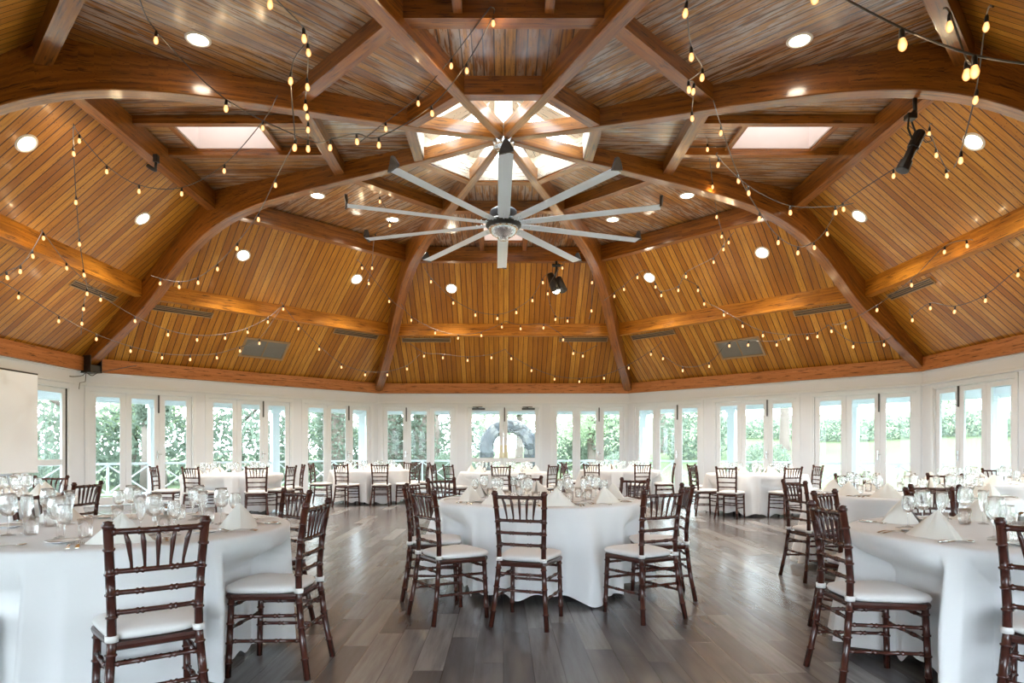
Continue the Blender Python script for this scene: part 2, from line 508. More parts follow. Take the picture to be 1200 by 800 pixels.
def panel(parent, x0, x1, midrail=None, bolt=None, handle=None, y0=8.93, y1=8.975):
    """one glazed door leaf with its glass"""
    st, zt, zb = 0.103, 2.465, 0.02
    m = MB()
    m.bbox((x0, y0, zb), (x0 + st, y1, zt), 0.005)
    m.bbox((x1 - st, y0, zb), (x1, y1, zt), 0.005)
    m.bbox((x0 + st - 0.004, y0 + 0.002, zt - 0.1), (x1 - st + 0.004, y1 - 0.002, zt), 0.005)
    m.bbox((x0 + st - 0.004, y0 + 0.002, zb), (x1 - st + 0.004, y1 - 0.002, zb + 0.17), 0.005)
    if midrail:
        m.bbox((x0 + st - 0.004, y0 + 0.002, midrail - 0.06), (x1 - st + 0.004, y1 - 0.002, midrail + 0.06), 0.005)
    # glazing beads
    for xa in (x0 + st, x1 - st - 0.012):
        m.box((xa, y0 - 0.006, zb + 0.17), (xa + 0.012, y0 + 0.01, zt - 0.1))
    p = m.build('door_leaf', M['white'], parent)
    g = MB(); g.box((x0 + st - 0.01, (y0 + y1) / 2 - 0.004, zb + 0.15), (x1 - st + 0.01, (y0 + y1) / 2 + 0.004, zt - 0.08))
    g.build('pane', M['pane'], p)
    if bolt is not None:
        b = MB(); b.bbox((bolt - 0.016, y0 - 0.03, 2.06), (bolt + 0.016, y0 - 0.002, 2.47), 0.005)
        b.tube([(bolt, y0 - 0.03, 2.1), (bolt, y0 - 0.05, 2.1)], 0.008)
        tag(b.build('flush_bolt', M['steel'], p), 'dark steel bolt at the top of the leaf')
    if handle is not None:
        h = MB(); h.bbox((handle - 0.014, y0 - 0.016, 1.0), (handle + 0.014, y0 - 0.002, 1.2), 0.004)
        h.tube([(handle, y0 - 0.014, 1.12), (handle, y0 - 0.05, 1.12), (handle + 0.075, y0 - 0.052, 1.115)], 0.008)
        tag(h.build('handle', M['alu'], p), 'small metal lever handle')
    return p

nd = 0
for k in range(8):
    R = Matrix.Rotation(k * PI / 4 - PI / 2, 4, 'Z')
    w = MB()
    cur = -HALF - 0.05
    for s, typ, _ in GROUPS[k]:
        a, b = s - WID[typ] / 2, s + WID[typ] / 2
        w.box((cur, WY0, 0), (a, WY1, 2.95))
        w.box((a, WY0, DH if typ != 'open' else 2.8), (b, WY1, 2.95))
        cur = b
    w.box((cur, WY0, 0), (HALF + 0.05, WY1, 2.95))
    wo = struct(w.build(WALLN[k], M['wall'], None)); wo.matrix_world = R
    # trims: fascia board in timber, picture ledge, skirting
    t = MB(); t.box((-8.8 * T8, 8.79, 2.88), (8.8 * T8, 8.9, 3.17))
    o = struct(t.build('trim_1', M['trimwood'], None)); o.matrix_world = R
    t = MB(); t.bbox((-HALF, 8.855, 2.58), (HALF, 8.9, 2.63), 0.008); t.bbox((-HALF, 8.875, 2.845), (HALF, 8.9, 2.885), 0.006)
    if k != 6:
        o = struct(t.build('trim_2', M['white'], None)); o.matrix_world = R
    t = MB()
    cur = -HALF + 0.02
    for s, typ, _ in GROUPS[k]:
        a, b = s - WID[typ] / 2, s + WID[typ] / 2
        if a - 0.08 > cur:
            t.bbox((cur, 8.882, 0.0), (a - 0.08, 8.9, 0.13), 0.004)
        cur = b + 0.08
    if cur < HALF - 0.05:
        t.bbox((cur, 8.882, 0.0), (HALF - 0.02, 8.9, 0.13), 0.004)
    o = struct(t.build('baseboard_' + WALLN[k][5:], M['white'], None)); o.matrix_world = R
    for s, typ, bl in GROUPS[k]:
        if typ == 'open':
            continue
        nd += 1
        a, b = s - WID[typ] / 2, s + WID[typ] / 2
        f = MB()
        for x in (a, b - 0.035):
            f.bbox((x, 8.895, 0), (x + 0.035, 9.05, DH), 0.004)
        f.bbox((a, 8.895, DH - 0.03), (b, 9.05, DH), 0.004)
        for x in (a - 0.055, b - 0.005):
            f.bbox((x, 8.879, 0), (x + 0.06, 8.899, DH - 0.004), 0.004)
        f.bbox((a - 0.055, 8.878, DH - 0.005), (b + 0.055, 8.9, DH + 0.06), 0.004)
        d = struct(f.build('door_%d' % nd, M['white'], None)); d.matrix_world = R
        x0, x1 = a + 0.037, b - 0.037
        if typ == 'tri':
            pw = (x1 - x0) / 3
            for i in range(3):
                xa, xb = x0 + i * pw + 0.002, x0 + (i + 1) * pw - 0.002
                panel(d, xa, xb, bolt=(xb - 0.02 if i == bl else None), handle=(xb - 0.045 if i == bl else None))
        elif typ == 'dbl':
            pw = (x1 - x0) / 2
            for i in range(2):
                xa, xb = x0 + i * pw + 0.002, x0 + (i + 1) * pw - 0.002
                p = panel(d, xa, xb, midrail=0.93, bolt=(xb + 0.06 if False else (xa + 0.03 if i == 1 else None)))
                xp = (xb - 0.12) if i == 0 else (xa + 0.0)
                q = MB(); q.bbox((xp, 8.915, 0.99), (xp + 0.12, 8.928, 1.36), 0.003)
                tag(q.build('push_plate', M['push'], p), 'cream push plate on the inner stile')
                q = MB(); xc = xa + 0.12 if i == 0 else xb - 0.5
                q.bbox((xc, 8.88, 2.40), (xc + 0.38, 8.928, 2.455), 0.006)
                q.tube([(xc + 0.19, 8.9, 2.46), (xc + 0.02, 8.82, 2.475), (xc + 0.30, 8.87, 2.49)], 0.012)
                tag(q.build('door_closer', M['steel'], p), 'grey overhead door closer with its arm')
        else:
            p = panel(d, x0, x1, midrail=0.97, handle=x0 + 0.05)
            q = MB(); q.bbox((x1 - 0.005, 8.90, 0.02), (x1 + 0.02, 8.932, 2.47), 0.003)
            tag(q.build('weather_strip', M['darkgrey'], p), 'dark strip down the edge of the leaf')

# unseen lobby added behind the open front to hold back daylight
m = MB()
for s in (-1, 1):
    m.box((min(s * 2.9, s * 3.05), -13.4, 0), (max(s * 2.9, s * 3.05), -9.06, 2.95))
m.box((-3.05, -13.5, 0), (-1.9, -13.4, 2.95)); m.box((1.9, -13.5, 0), (3.05, -13.4, 2.95)); m.box((-1.9, -13.5, 2.6), (1.9, -13.4, 2.95))
struct(m.build('wall_added_lobby', M['wall']))
m = MB(); m.box((-3.05, -13.4, 2.95), (3.05, -9.0, 3.05)); struct(m.build('ceiling_added_lobby', M['wall']))
m = MB(); m.box((-3.05, -13.5, -0.1), (3.05, -9.05, -0.001)); struct(m.build('floor_added_lobby', M['floor']))

# ------------------------------------------------------------------ the timber ceiling
def deck_faces(rings, holes_k=(), hole=None):
    m = MB()
    for k in range(8):
        R = Matrix.Rotation(k * PI / 4 - PI / 2, 4, 'Z')
        for (a0, a1) in rings:
            sl = math.hypot(1.0, (deck_z(a0) - deck_z(a1)) / (a1 - a0))
            cuts = [a0, a1]
            h = hole if (hole and k in holes_k) else None
            if h and a0 < h[0] < a1:
                cuts = [a0, h[0], h[1], a1]
            for i in range(len(cuts) - 1):
                c0, c1 = cuts[i], cuts[i + 1]
                spans = [((-c0 * T8, c0 * T8), (-c1 * T8, c1 * T8))]
                if h and c0 == h[0]:
                    spans = [((-c0 * T8, -h[2]), (-c1 * T8, -h[2])), ((h[2], c0 * T8), (h[2], c1 * T8))]
                for (s0, s1), (q0, q1) in spans:
                    vs = [(s0, c0, deck_z(c0)), (s1, c0, deck_z(c0)), (q1, c1, deck_z(c1)), (q0, c1, deck_z(c1))]
                    uv = [(x + 50 + 13 * k, a * sl) for x, a in ((s0, c0), (s1, c0), (q1, c1), (q0, c1))]
                    m.add(vs, [(0, 1, 2, 3)], [uv], mat=R)
    return m
o = struct(deck_faces([(5.5, 9.2)]).build('ceiling', M['deck']))
o2 = struct(deck_faces([(1.38, 5.5)], (0, 2, 4, 6), (3.67, 4.95, 0.45)).build('ceiling', M['deck_up']))
for q in (o, o2):
    s = q.modifiers.new('Solidify', 'SOLIDIFY'); s.thickness = 0.09; s.offset = 1.0 if q.data.polygons[0].normal.z > 0 else -1.0

def catmull(pts, n):
    out = []
    P = [pts[0]] + pts + [pts[-1]]
    for i in range(1, len(P) - 2):
        for j in range(n):
            t = j / n
            out.append(tuple(0.5 * (2 * P[i][d] + (P[i + 1][d] - P[i - 1][d]) * t + (2 * P[i - 1][d] - 5 * P[i][d] + 4 * P[i + 1][d] - P[i + 2][d]) * t * t + (3 * P[i][d] - P[i - 1][d] - 3 * P[i + 1][d] + P[i + 2][d]) * t ** 3) for d in range(len(pts[0]))))
    out.append(pts[-1])
    return out

RIB = [(9.6, 2.88), (8.6, 3.50), (7.7, 4.08), (7.0, 4.68), (6.5, 5.07), (6.0, 5.35), (5.4, 5.56), (4.6, 5.70), (3.6, 5.78), (2.4, 5.84), (1.3, 5.90), (0.16, 5.98)]
prof = catmull(RIB, 4)
def rib_mesh():
    m = MB()
    L = 0.0
    rows = []
    for i, (r, zb) in enumerate(prof):
        if i:
            L += math.hypot(r - prof[i - 1][0], zb - prof[i - 1][1])
        zt = deck_z(r * math.cos(PI / 8)) + 0.03 if r > 1.4 else zb + 0.2
        hw = 0.11 if r > 4.5 else 0.062 + 0.048 * r / 4.5
        rows.append((r, zb, zt, hw, L))
    ch = 0.012
    secs = []
    for r, zb, zt, hw, L in rows:
        secs.append([(r, -hw, zt), (r, -hw, zb + ch), (r, -hw + ch, zb), (r, hw - ch, zb), (r, hw, zb + ch), (r, hw, zt)])
    for i in range(len(rows) - 1):
        A, B = secs[i], secs[i + 1]
        La, Lb = rows[i][4], rows[i + 1][4]
        for j in range(5):
            u = [0, 0.5, 0.502, 0.74, 0.742, 1.3]
            ua = (u[j], u[j + 1])
            if j == 0:
                ua = (A[0][2] - A[1][2], 0.0)
            if j == 4:
                ua = (0.9, 0.9 + A[5][2] - A[4][2])
            m.add([A[j], A[j + 1], B[j + 1], B[j]], [(0, 1, 2, 3)], [[(ua[0], La), (ua[1], La), (ua[1], Lb), (ua[0], Lb)]])
    m.add(secs[0], [(0, 1, 2, 3, 4, 5)]); m.add(secs[-1], [(5, 4, 3, 2, 1, 0)])
    return m
rm = rib_mesh().mesh('arched_beam', M['beam'])
for k in range(8):
    struct(link('arched_beam', rm, None, (0, 0, 0), PI / 8 + k * PI / 4))
shoe = MB(); shoe.bbox((9.28, -0.13, 2.84), (9.62, 0.13, 3.0), 0.01)
shoe.bbox((9.25, -0.125, 2.84), (9.5, -0.112, 3.2), 0.004); shoe.bbox((9.25, 0.112, 2.84), (9.5, 0.125, 3.2), 0.004)
tag(shoe.build('beam_shoe', M['black'], None, (0, 0, 0), PI / 8 + 3 * PI / 4), 'black metal shoe at the foot of the left arched beam', 'bracket')

def ring_beam(name, a0, a1, z0, z1, mat, inset=0.02):
    for k in range(8):
        m = MB(); h = (a0 + a1) / 2 * T8 - inset
        m.box((-h, a0, z0), (h, a1, z1))
        o = struct(m.build(name, mat)); o.rotation_euler = (0, 0, k * PI / 4 - PI / 2)
ring_beam('purlin_beam', 7.22, 7.39, 4.28, 4.60, M['purlin'])
ring_beam('knee_beam', 5.42, 5.60, 5.74, 6.08, M['beam'])
ring_beam('inner_purlin_beam', 2.72, 2.90, 5.93, 6.14, M['beam'])
ring_beam('ring_beam', 1.30, 1.45, 5.90, 6.22, M['beam'])
for k in (0, 2, 4, 6):
    for s in (-0.5, 0.5):
        m = MB(); m.box((s - 0.05, 2.85, 5.98), (s + 0.05, 5.45, 6.1))
        o = struct(m.build('rafter_beam', M['beam'])); o.rotation_euler = (0, 0, k * PI / 4 - PI / 2)
    # skylight: shaft, frame and glass
    m = MB(); z0, z1 = 6.08, 6.72
    for lo, hi in (((-0.5, 3.62, z0), (-0.43, 5.0, z1)), ((0.43, 3.62, z0), (0.5, 5.0, z1)), ((-0.43, 3.62, z0), (0.43, 3.69, z1)), ((-0.43, 4.93, z0), (0.43, 5.0, z1))):
        m.box(lo, hi)
    sk = struct(m.build('skylight_window', M['well'])); sk.rotation_euler = (0, 0, k * PI / 4 - PI / 2)
    m = MB()
    for lo, hi in (((-0.5, 3.58, 6.045), (-0.44, 5.03, 6.09)), ((0.44, 3.58, 6.045), (0.5, 5.03, 6.09)), ((-0.44, 3.58, 6.045), (0.44, 3.66, 6.09)), ((-0.44, 4.96, 6.045), (0.44, 5.03, 6.09))):
        m.box(lo, hi)
    m.build('frame', M['beam'], sk)
    m = MB(); m.box((-0.52, 3.6, z1), (0.52, 5.02, z1 + 0.02)); m.build('pane', M['milky'], sk)

# cupola lantern over the ring: low pine kerb, eight glazed triangles between pine hips, king post
m = MB()
zk0, zk1, zap = 6.1, 6.3, 6.78
for k in range(8):
    R = Matrix.Rotation(k * PI / 4 - PI / 2, 4, 'Z')
    m.box((-1.40 * T8, 1.36, zk0), (1.40 * T8, 1.42, zk1), mat=R)
    m.box((-1.30 * T8, 1.285, 5.93), (1.30 * T8, 1.30, zk1 + 0.02), mat=R)
cup = struct(m.build('cupola_roof', M['cream']))
Rr = 1.4 / math.cos(PI / 8)
for k in range(8):
    A = PI / 8 + k * PI / 4
    m = MB()
    hw0, hw1 = 0.26, 0.09
    p0, p1 = Vector((Rr, 0, zk1)), Vector((0.06, 0, zap))
    vs = [(p0.x, -hw0, p0.z), (p0.x, hw0, p0.z), (p1.x, hw1, p1.z), (p1.x, -hw1, p1.z)]
    vs += [(x, y, z + 0.1) for x, y, z in vs]
    fs = [(0, 3, 2, 1), (4, 5, 6, 7), (0, 1, 5, 4), (1, 2, 6, 5), (2, 3, 7, 6), (3, 0, 4, 7)]
    uvs = [[(vs[i][1], vs[i][0]) for i in f] for f in fs]
    m.add(vs, fs, uvs)
    o = m.build('hip_rafter', M['cream'], cup, None, A)
    B = k * PI / 4
    g = MB(); tri = [(1.4 * math.cos(B) - 1.4 * T8 * s * math.sin(B), 1.4 * math.sin(B) + 1.4 * T8 * s * math.cos(B), zk1 + 0.06) for s in (-1, 1)] + [(0, 0, zap + 0.06)]
    g.add(tri + [(x, y, z + 0.02) for x, y, z in tri], [(0, 2, 1), (3, 4, 5), (0, 1, 4, 3), (1, 2, 5, 4), (2, 0, 3, 5)])
    g.build('pane', M['pane'], cup)
m = MB()
for k in range(8):
    a = k * PI / 4 + PI / 8
    m.box((0.06, -0.05, 6.1), (0.13, 0.05, zap), mat=Matrix.Rotation(a, 4, 'Z'))
m.build('king_post', M['cream'], cup)

# ------------------------------------------------------------------ ceiling fan
FZ = 4.70
fan = thing('ceiling_fan', 'large pale grey ten-bladed fan hanging under the glazed cupola', 'ceiling fan', (0, 0, FZ))
m = MB(); m.tube([(0, 0, 0.2), (0, 0, 1.2)], 0.045, 16); m.build('downrod', M['alu'], fan)
m = MB(); m.lathe([(0.0, 1.30), (0.15, 1.30), (0.165, 1.28), (0.165, 1.19), (0.15, 1.17), (0.06, 1.17), (0.06, 1.05), (0.045, 1.03)], 24)
m.build('mounting_plate', M['alu'], fan)
m = MB(); m.lathe([(0.05, 0.25), (0.15, 0.24), (0.20, 0.21), (0.215, 0.17), (0.215, 0.06), (0.19, 0.03), (0.0, 0.03)], 32); tag(m.build('motor', M['darkgrey'], fan), 'dark motor housing above the blades')
m = MB(); m.lathe([(0.0, 0.045), (0.26, 0.045), (0.275, 0.02), (0.275, -0.03), (0.25, -0.05), (0.0, -0.05)], 40); tag(m.build('hub', M['black'], fan), 'black ring the blades bolt to')
m = MB(); m.lathe([(0.225, -0.045), (0.232, -0.06), (0.22, -0.10), (0.18, -0.155), (0.12, -0.195), (0.078, -0.205), (0.075, -0.235), (0.06, -0.245), (0.0, -0.245)], 40); tag(m.build('hub_cap', M['alu'], fan), 'shiny spun metal bowl under the hub')
def blade_mb():
    m = MB(); secs = []
    n = 10
    for i in range(n + 1):
        r = 0.24 + (2.36 - 0.24) * i / n
        tw = math.radians(-5 + 2 * i / n)
        c = 0.18 if i else 0.13
        pts = []
        for x, z in ((-0.5, 0.0), (-0.42, 0.055), (-0.15, 0.11), (0.2, 0.085), (0.5, 0.0), (0.2, 0.0), (-0.15, 0.01), (-0.4, -0.015)):
            x *= c; z *= c
            pts.append((r, x * math.cos(tw) - z * math.sin(tw), x * math.sin(tw) + z * math.cos(tw)))
        secs.append(pts)
    vs = [p for s in secs for p in s]
    fs = []
    for i in range(n):
        for j in range(8):
            j2 = (j + 1) % 8
            fs.append((i * 8 + j, i * 8 + j2, (i + 1) * 8 + j2, (i + 1) * 8 + j))
    fs.append(tuple(range(8))[::-1]); fs.append(tuple(n * 8 + j for j in range(8)))
    m.add(vs, fs)
    for x in (0.28, 0.36, 0.44):
        m.tube([(x, 0.0, -0.012), (x, 0.0, 0.03)], 0.012, 8)
    return m
def winglet_mb():
    m = MB()
    o = [(-0.09, -0.02), (0.09, 0.02), (0.09, 0.05), (0.05, 0.11), (0.015, 0.16), (-0.02, 0.16), (-0.06, 0.07)]
    vs = [(2.355, y, z) for y, z in o] + [(2.385 if z < 0.1 else 2.40, y, z) for y, z in o]
    n = len(o)
    fs = [tuple(range(n))[::-1], tuple(range(n, 2 * n))] + [(i, (i + 1) % n, n + (i + 1) % n, n + i) for i in range(n)]
    m.add(vs, fs)
    return m
bme = blade_mb().mesh('blade', M['blade']); wme = winglet_mb().mesh('winglet', M['finplastic'])
for i in range(10):
    b = link('blade', bme, fan, None, math.radians(270.7 + 36 * i))
    tag(link('winglet', wme, b), 'dark upturned fin at the blade tip')

# ------------------------------------------------------------------ lamps, vents and fixtures in the ceiling
def ceiling_spot(px, py, where, size=0.125, power=19):
    d = roof_depth(px, py)
    p = ray(px, py, d)
    F = face_frame(p.x, p.y)
    t = thing('ceiling_light', where, 'ceiling light', (0, 0, 0), 0, 'round recessed ceiling lights')
    t.matrix_world = F
    m = MB(); m.lathe([(size * 0.86, -0.01), (size * 0.9, 0.012), (size * 1.12, 0.014), (size * 1.2, 0.0)], 28)
    m.build('trim_ring', M['trimring'], t)
    m = MB(); m.lathe([(0.0, 0.004), (size * 0.87, 0.004)], 28); m.build('lamp_lens', M['lens'], t)
    ld = bpy.data.lights.new('downlight', 'SPOT'); ld.energy = power * 12; ld.color = (1, 0.92, 0.80); ld.spot_size = math.radians(108); ld.spot_blend = 1.0; ld.shadow_soft_size = 0.07
    lo = bpy.data.objects.new('downlight', ld); C.objects.link(lo)
    lo.location = F @ Vector((0, 0, 0.05)); lo.rotation_euler = (0.0, 0, 0)
SP = [(232, 46, 'round recessed light high on the ceiling panel at the near left, above the arched beam'),
      (31, 168, 'large round recessed light on the left ceiling slope, left of the black bracket'),
      (167, 256, 'round recessed light on the left ceiling slope near the curved knee of the beam'),
      (285, 299, 'round recessed light on the back left slope, the left one of two'),
      (418, 327, 'round recessed light on the back left slope, the right one of two'),
      (529, 338, 'round recessed light on the back slope left of the black spotlight'),
      (937, 47, 'round recessed light high on the ceiling panel at the near right, above the arched beam'),
      (1141, 166, 'large round recessed light on the right slope beside the long black theatre lamp'),
      (1007, 253, 'round recessed light on the right slope near the curved knee of the beam'),
      (893, 296, 'round recessed light on the back right slope, the right one of two'),
      (761, 325, 'round recessed light on the back right slope, the left one of two'),
      (460, 257, 'small flat recessed light in the upper ceiling left behind the fan blades'),
      (718, 257, 'small flat recessed light in the upper ceiling right behind the fan blades'),
      (372, 229, 'small recessed light in the upper ceiling at the far side of the left skylight'),
      (805, 229, 'small recessed light in the upper ceiling at the far side of the right skylight')]
for a in SP:
    ceiling_spot(*a)

def slot_vent(px0, py0, px1, py1, label):
    a, b = ray(px0, py0, roof_depth(px0, py0)), ray(px1, py1, roof_depth(px1, py1))
    c = (a + b) / 2
    F = face_frame(c.x, c.y)
    L = (b - a).length / 2
    t = thing('ceiling_vent', label, 'vent', (0, 0, 0), 0, 'long slot vents under the purlins'); t.matrix_world = F
    m = MB()
    for lo, hi in (((-L, -0.075, 0), (L, -0.055, 0.02)), ((-L, 0.055, 0), (L, 0.075, 0.02)), ((-L, -0.055, 0), (-L + 0.02, 0.055, 0.02)), ((L - 0.02, -0.055, 0), (L, 0.055, 0.02))):
        m.box(lo, hi)
    m.build('frame', M['vent'], t)
    m = MB()
    for q in (-0.018, 0.018):
        m.box((-L + 0.02, q - 0.006, 0.002), (L - 0.02, q + 0.006, 0.016))
    m.build('slot_insert', M['vent'], t)
    m = MB(); m.box((-L + 0.02, -0.055, -0.004), (L - 0.02, 0.055, 0.003)); m.build('backing', M['black'], t)
for a in [(83, 331, 136, 350, 'dark slot vent on the left ceiling slope below the purlin'),
          (174, 358, 249, 370, 'long slot vent at the left end of the back left slope, under the purlin'),
          (391, 388, 443, 394, 'slot vent at the right end of the back left slope, under the purlin'),
          (471, 398, 528, 398, 'slot vent at the left end of the back slope, under the purlin'),
          (655, 397.5, 712, 397.5, 'slot vent at the right end of the back slope, under the purlin'),
          (740, 395, 791, 389, 'slot vent at the left end of the back right slope, under the purlin'),
          (930, 367, 1004, 357, 'long slot vent at the right end of the back right slope, under the purlin'),
          (1042, 348, 1094, 328, 'dark slot vent on the right ceiling slope below the purlin')]:
    slot_vent(*a)

def grille(px, py, label):
    c = ray(px, py, roof_depth(px, py)); F = face_frame(c.x, c.y)
    t = thing('return_grille_vent', label, 'vent', (0, 0, 0), 0, 'rectangular grilles low on the ceiling'); t.matrix_world = F
    m = MB(); a, b = 0.56, 0.3
    for lo, hi in (((-a, -b, 0), (a, -b + 0.05, 0.03)), ((-a, b - 0.05, 0), (a, b, 0.03)), ((-a, -b + 0.05, 0), (-a + 0.05, b - 0.05, 0.03)), ((a - 0.05, -b + 0.05, 0), (a, b - 0.05, 0.03)), ((-0.012, -b + 0.05, 0), (0.012, b - 0.05, 0.025))):
        m.box(lo, hi)
    m.build('frame', M['vent'], t)
    m = MB()
    for i in range(24):
        y = -b + 0.06 + (2 * b - 0.12) * i / 23
        m.box((-a + 0.05, y - 0.006, 0.004), (a - 0.05, y + 0.006, 0.012))
    m.build('louvre_panel', M['ventgrey'], t)
    m = MB(); m.box((-a + 0.05, -b + 0.05, -0.003), (a - 0.05, b - 0.05, 0.004)); m.build('backing', M['ventgrey'], t)
grille(310, 408.5, 'grey rectangular grille low on the back left slope')
grille(867, 407.5, 'grey rectangular grille low on the back right slope')

# theatre lamp hung from the right arched beam
d = 7.9
t = thing('theatre_lamp', 'long black theatre lamp hanging on a pipe from the right arched beam', 'stage light', ray(1066, 165, d))
P = lambda px, py, dd=0.0: ray(px, py, d + dd) - ray(1066, 165, d)
m = MB(); m.tube([P(1072, 113), P(1072.5, 133)], 0.025, 12); m.build('hanging_pipe', M['black'], t)
m = MB(); m.bbox(tuple(P(1067, 137) - Vector((0.06, 0.05, 0.035))), tuple(P(1067, 137) + Vector((0.06, 0.05, 0.035))), 0.01); m.tube([P(1072, 131), P(1066, 138)], 0.03, 10)
m.build('clamp', M['black'], t)
m = MB(); m.tube([P(1069, 163, -0.12), P(1064, 150, -0.14), P(1065, 139, -0.1), P(1067, 139, 0.1), P(1071, 150, 0.14), P(1074, 158, 0.12)], 0.012, 8); m.build('yoke', M['black'], t)
m = MB(); A, B = P(1079, 154), P(1057, 200)
ax = (B - A)
m.tube([A, A + ax * 0.05, A + ax * 0.42, A + ax * 0.43, A + ax * 0.75, A + ax * 0.77, A + ax * 0.99, A + ax], [0.05, 0.07, 0.07, 0.055, 0.055, 0.075, 0.08, 0.07], 12, smooth=False); m.build('lamp_barrel', M['black'], t)
m = MB(); m.tube([P(1082, 158, 0.02), P(1090, 160, 0.03), P(1092, 165, 0.04), P(1085, 167, 0.03), P(1081, 163)], 0.008, 6); m.build('power_lead', M['cable'], t)

# small bracket on the left knee beam, spotlight on the back slope
d = roof_depth(183, 190) * 0.93
t = thing('camera_bracket', 'small black bracket with a stubby arm on the left knee beam', 'bracket', ray(183, 190, d))
P = lambda px, py, dd=0.0: ray(px, py, d + dd) - ray(183, 190, d)
m = MB(); m.bbox(tuple(P(183, 186) - Vector((0.035, 0.04, 0.06))), tuple(P(183, 186) + Vector((0.035, 0.04, 0.06))), 0.008); m.tube([P(183, 187), P(182, 200)], 0.02, 10); m.build('mount', M['black'], t)
m = MB(); m.tube([P(183, 200), P(179, 198), P(173, 194)], [0.022, 0.03, 0.03], 12); m.build('arm_end', M['darkgrey'], t)

d = roof_depth(651, 330) * 0.95
t = thing('spotlight', 'black twin spotlight with a lit lamp hanging before the back slope', 'spotlight', ray(651, 335, d))
P = lambda px, py, dd=0.0: ray(px, py, d + dd) - ray(651, 335, d)
m = MB(); m.tube([P(652, 306), P(652, 316), P(650, 326)], 0.03, 8); m.tube([P(647, 311), P(657, 311)], 0.04, 8); m.build('hanging_pipe', M['black'], t)
m = MB(); m.tube([P(645, 322, 0.1), P(648, 330), P(652, 340, -0.1), P(653, 341, -0.12)], [0.08, 0.11, 0.12, 0.11], 14); tag(m.build('lamp_head', M['black'], t), 'black lamp barrel pointing down at the room')
m = MB(); m.tube([P(655, 326, 0.1), P(657, 333), P(660, 340, -0.1)], [0.07, 0.09, 0.1], 14); tag(m.build('lamp_head', M['darkgrey'], t), 'second, unlit lamp barrel')
m = MB(); m.lathe([(0.0, 0.0), (0.085, 0.0)], 20, mat=Matrix.Translation(P(651.5, 340.5, -0.135)) @ Matrix.Rotation(math.radians(65), 4, 'X')); tag(m.build('lamp_lens', M['lens'], t), 'glowing white lens')

# projection screen before the left wall, loose wire at the left corner
t = thing('projection_screen', 'white projection screen hanging before the left wall with a dark top batten', 'projection screen', (-8.55, 0.2, 0))
m = MB(); m.box((-0.008, -1.7, 0.82), (0.008, 1.64, 2.58)); m.build('screen_sheet', M['screen'], t)
m = MB(); m.tube([(0.0, -1.72, 2.6), (0, 1.64, 2.6)], 0.014, 10); tag(m.build('top_batten', M['darkgrey'], t), 'thin dark batten along the top')
m = MB(); m.tube([(0.0, -1.72, 0.81), (0, 1.65, 0.81)], 0.018, 10); m.build('bottom_bar', M['white'], t)
for s in (-1.3, 1.3):
    m = MB(); m.tube([(0, s, 2.6), (-0.3, s, 2.62)], 0.01, 6); m.build('wall_bracket', M['white'], t)
pts = [ray(px, py, dd) for px, py, dd in ((70, 432, 13.0), (77, 438.5, 13.1), (84, 441, 13.15), (96, 440, 13.3), (101, 436.5, 13.3), (108, 440, 13.25), (118, 436, 13.3), (160, 428, 13.7))]
m = MB(); m.tube([Vector(p) for p in catmull([tuple(p) for p in pts], 5)], 0.008, 6)
m.tube([ray(101, 436, 13.3), ray(100, 447, 13.3), ray(93.5, 448.5, 13.2), ray(92.5, 456, 13.2)], 0.006, 6)
tag(m.build('loose_cord', M['cable']), 'thin loose wire looping along the wall top at the left corner', 'cord')
# ------------------------------------------------------------------ chairs
def ringed(path, r, rings=(), bump=1.28):
    """points and radii along a polyline with bamboo rings at the given fractions"""
    P = [Vector(p) for p in path]
    seg = [(P[i + 1] - P[i]).length for i in range(len(P) - 1)]
    tot = sum(seg)
    fr = sorted(set([0.0, 1.0] + [sum(seg[:i]) / tot for i in range(1, len(P))] + [f + o for f in rings for o in (-0.012 * 0.5 / tot, -0.006 * 0.5 / tot, 0.006 * 0.5 / tot, 0.012 * 0.5 / tot)]))
    out, rad = [], []
    for f in fr:
        d = f * tot
        i = 0
        while i < len(seg) - 1 and d > seg[i]:
            d -= seg[i]; i += 1
        out.append(P[i].lerp(P[i + 1], min(1, d / seg[i])))
        rad.append(r * bump if any(abs(f - g) * tot < 0.0045 for g in rings) else r)
    return out, rad
def bamboo(path, r, rings=(), seg=8):
    m = MB(); p, q = ringed(path, r, rings); m.tube(p, q, seg); return m

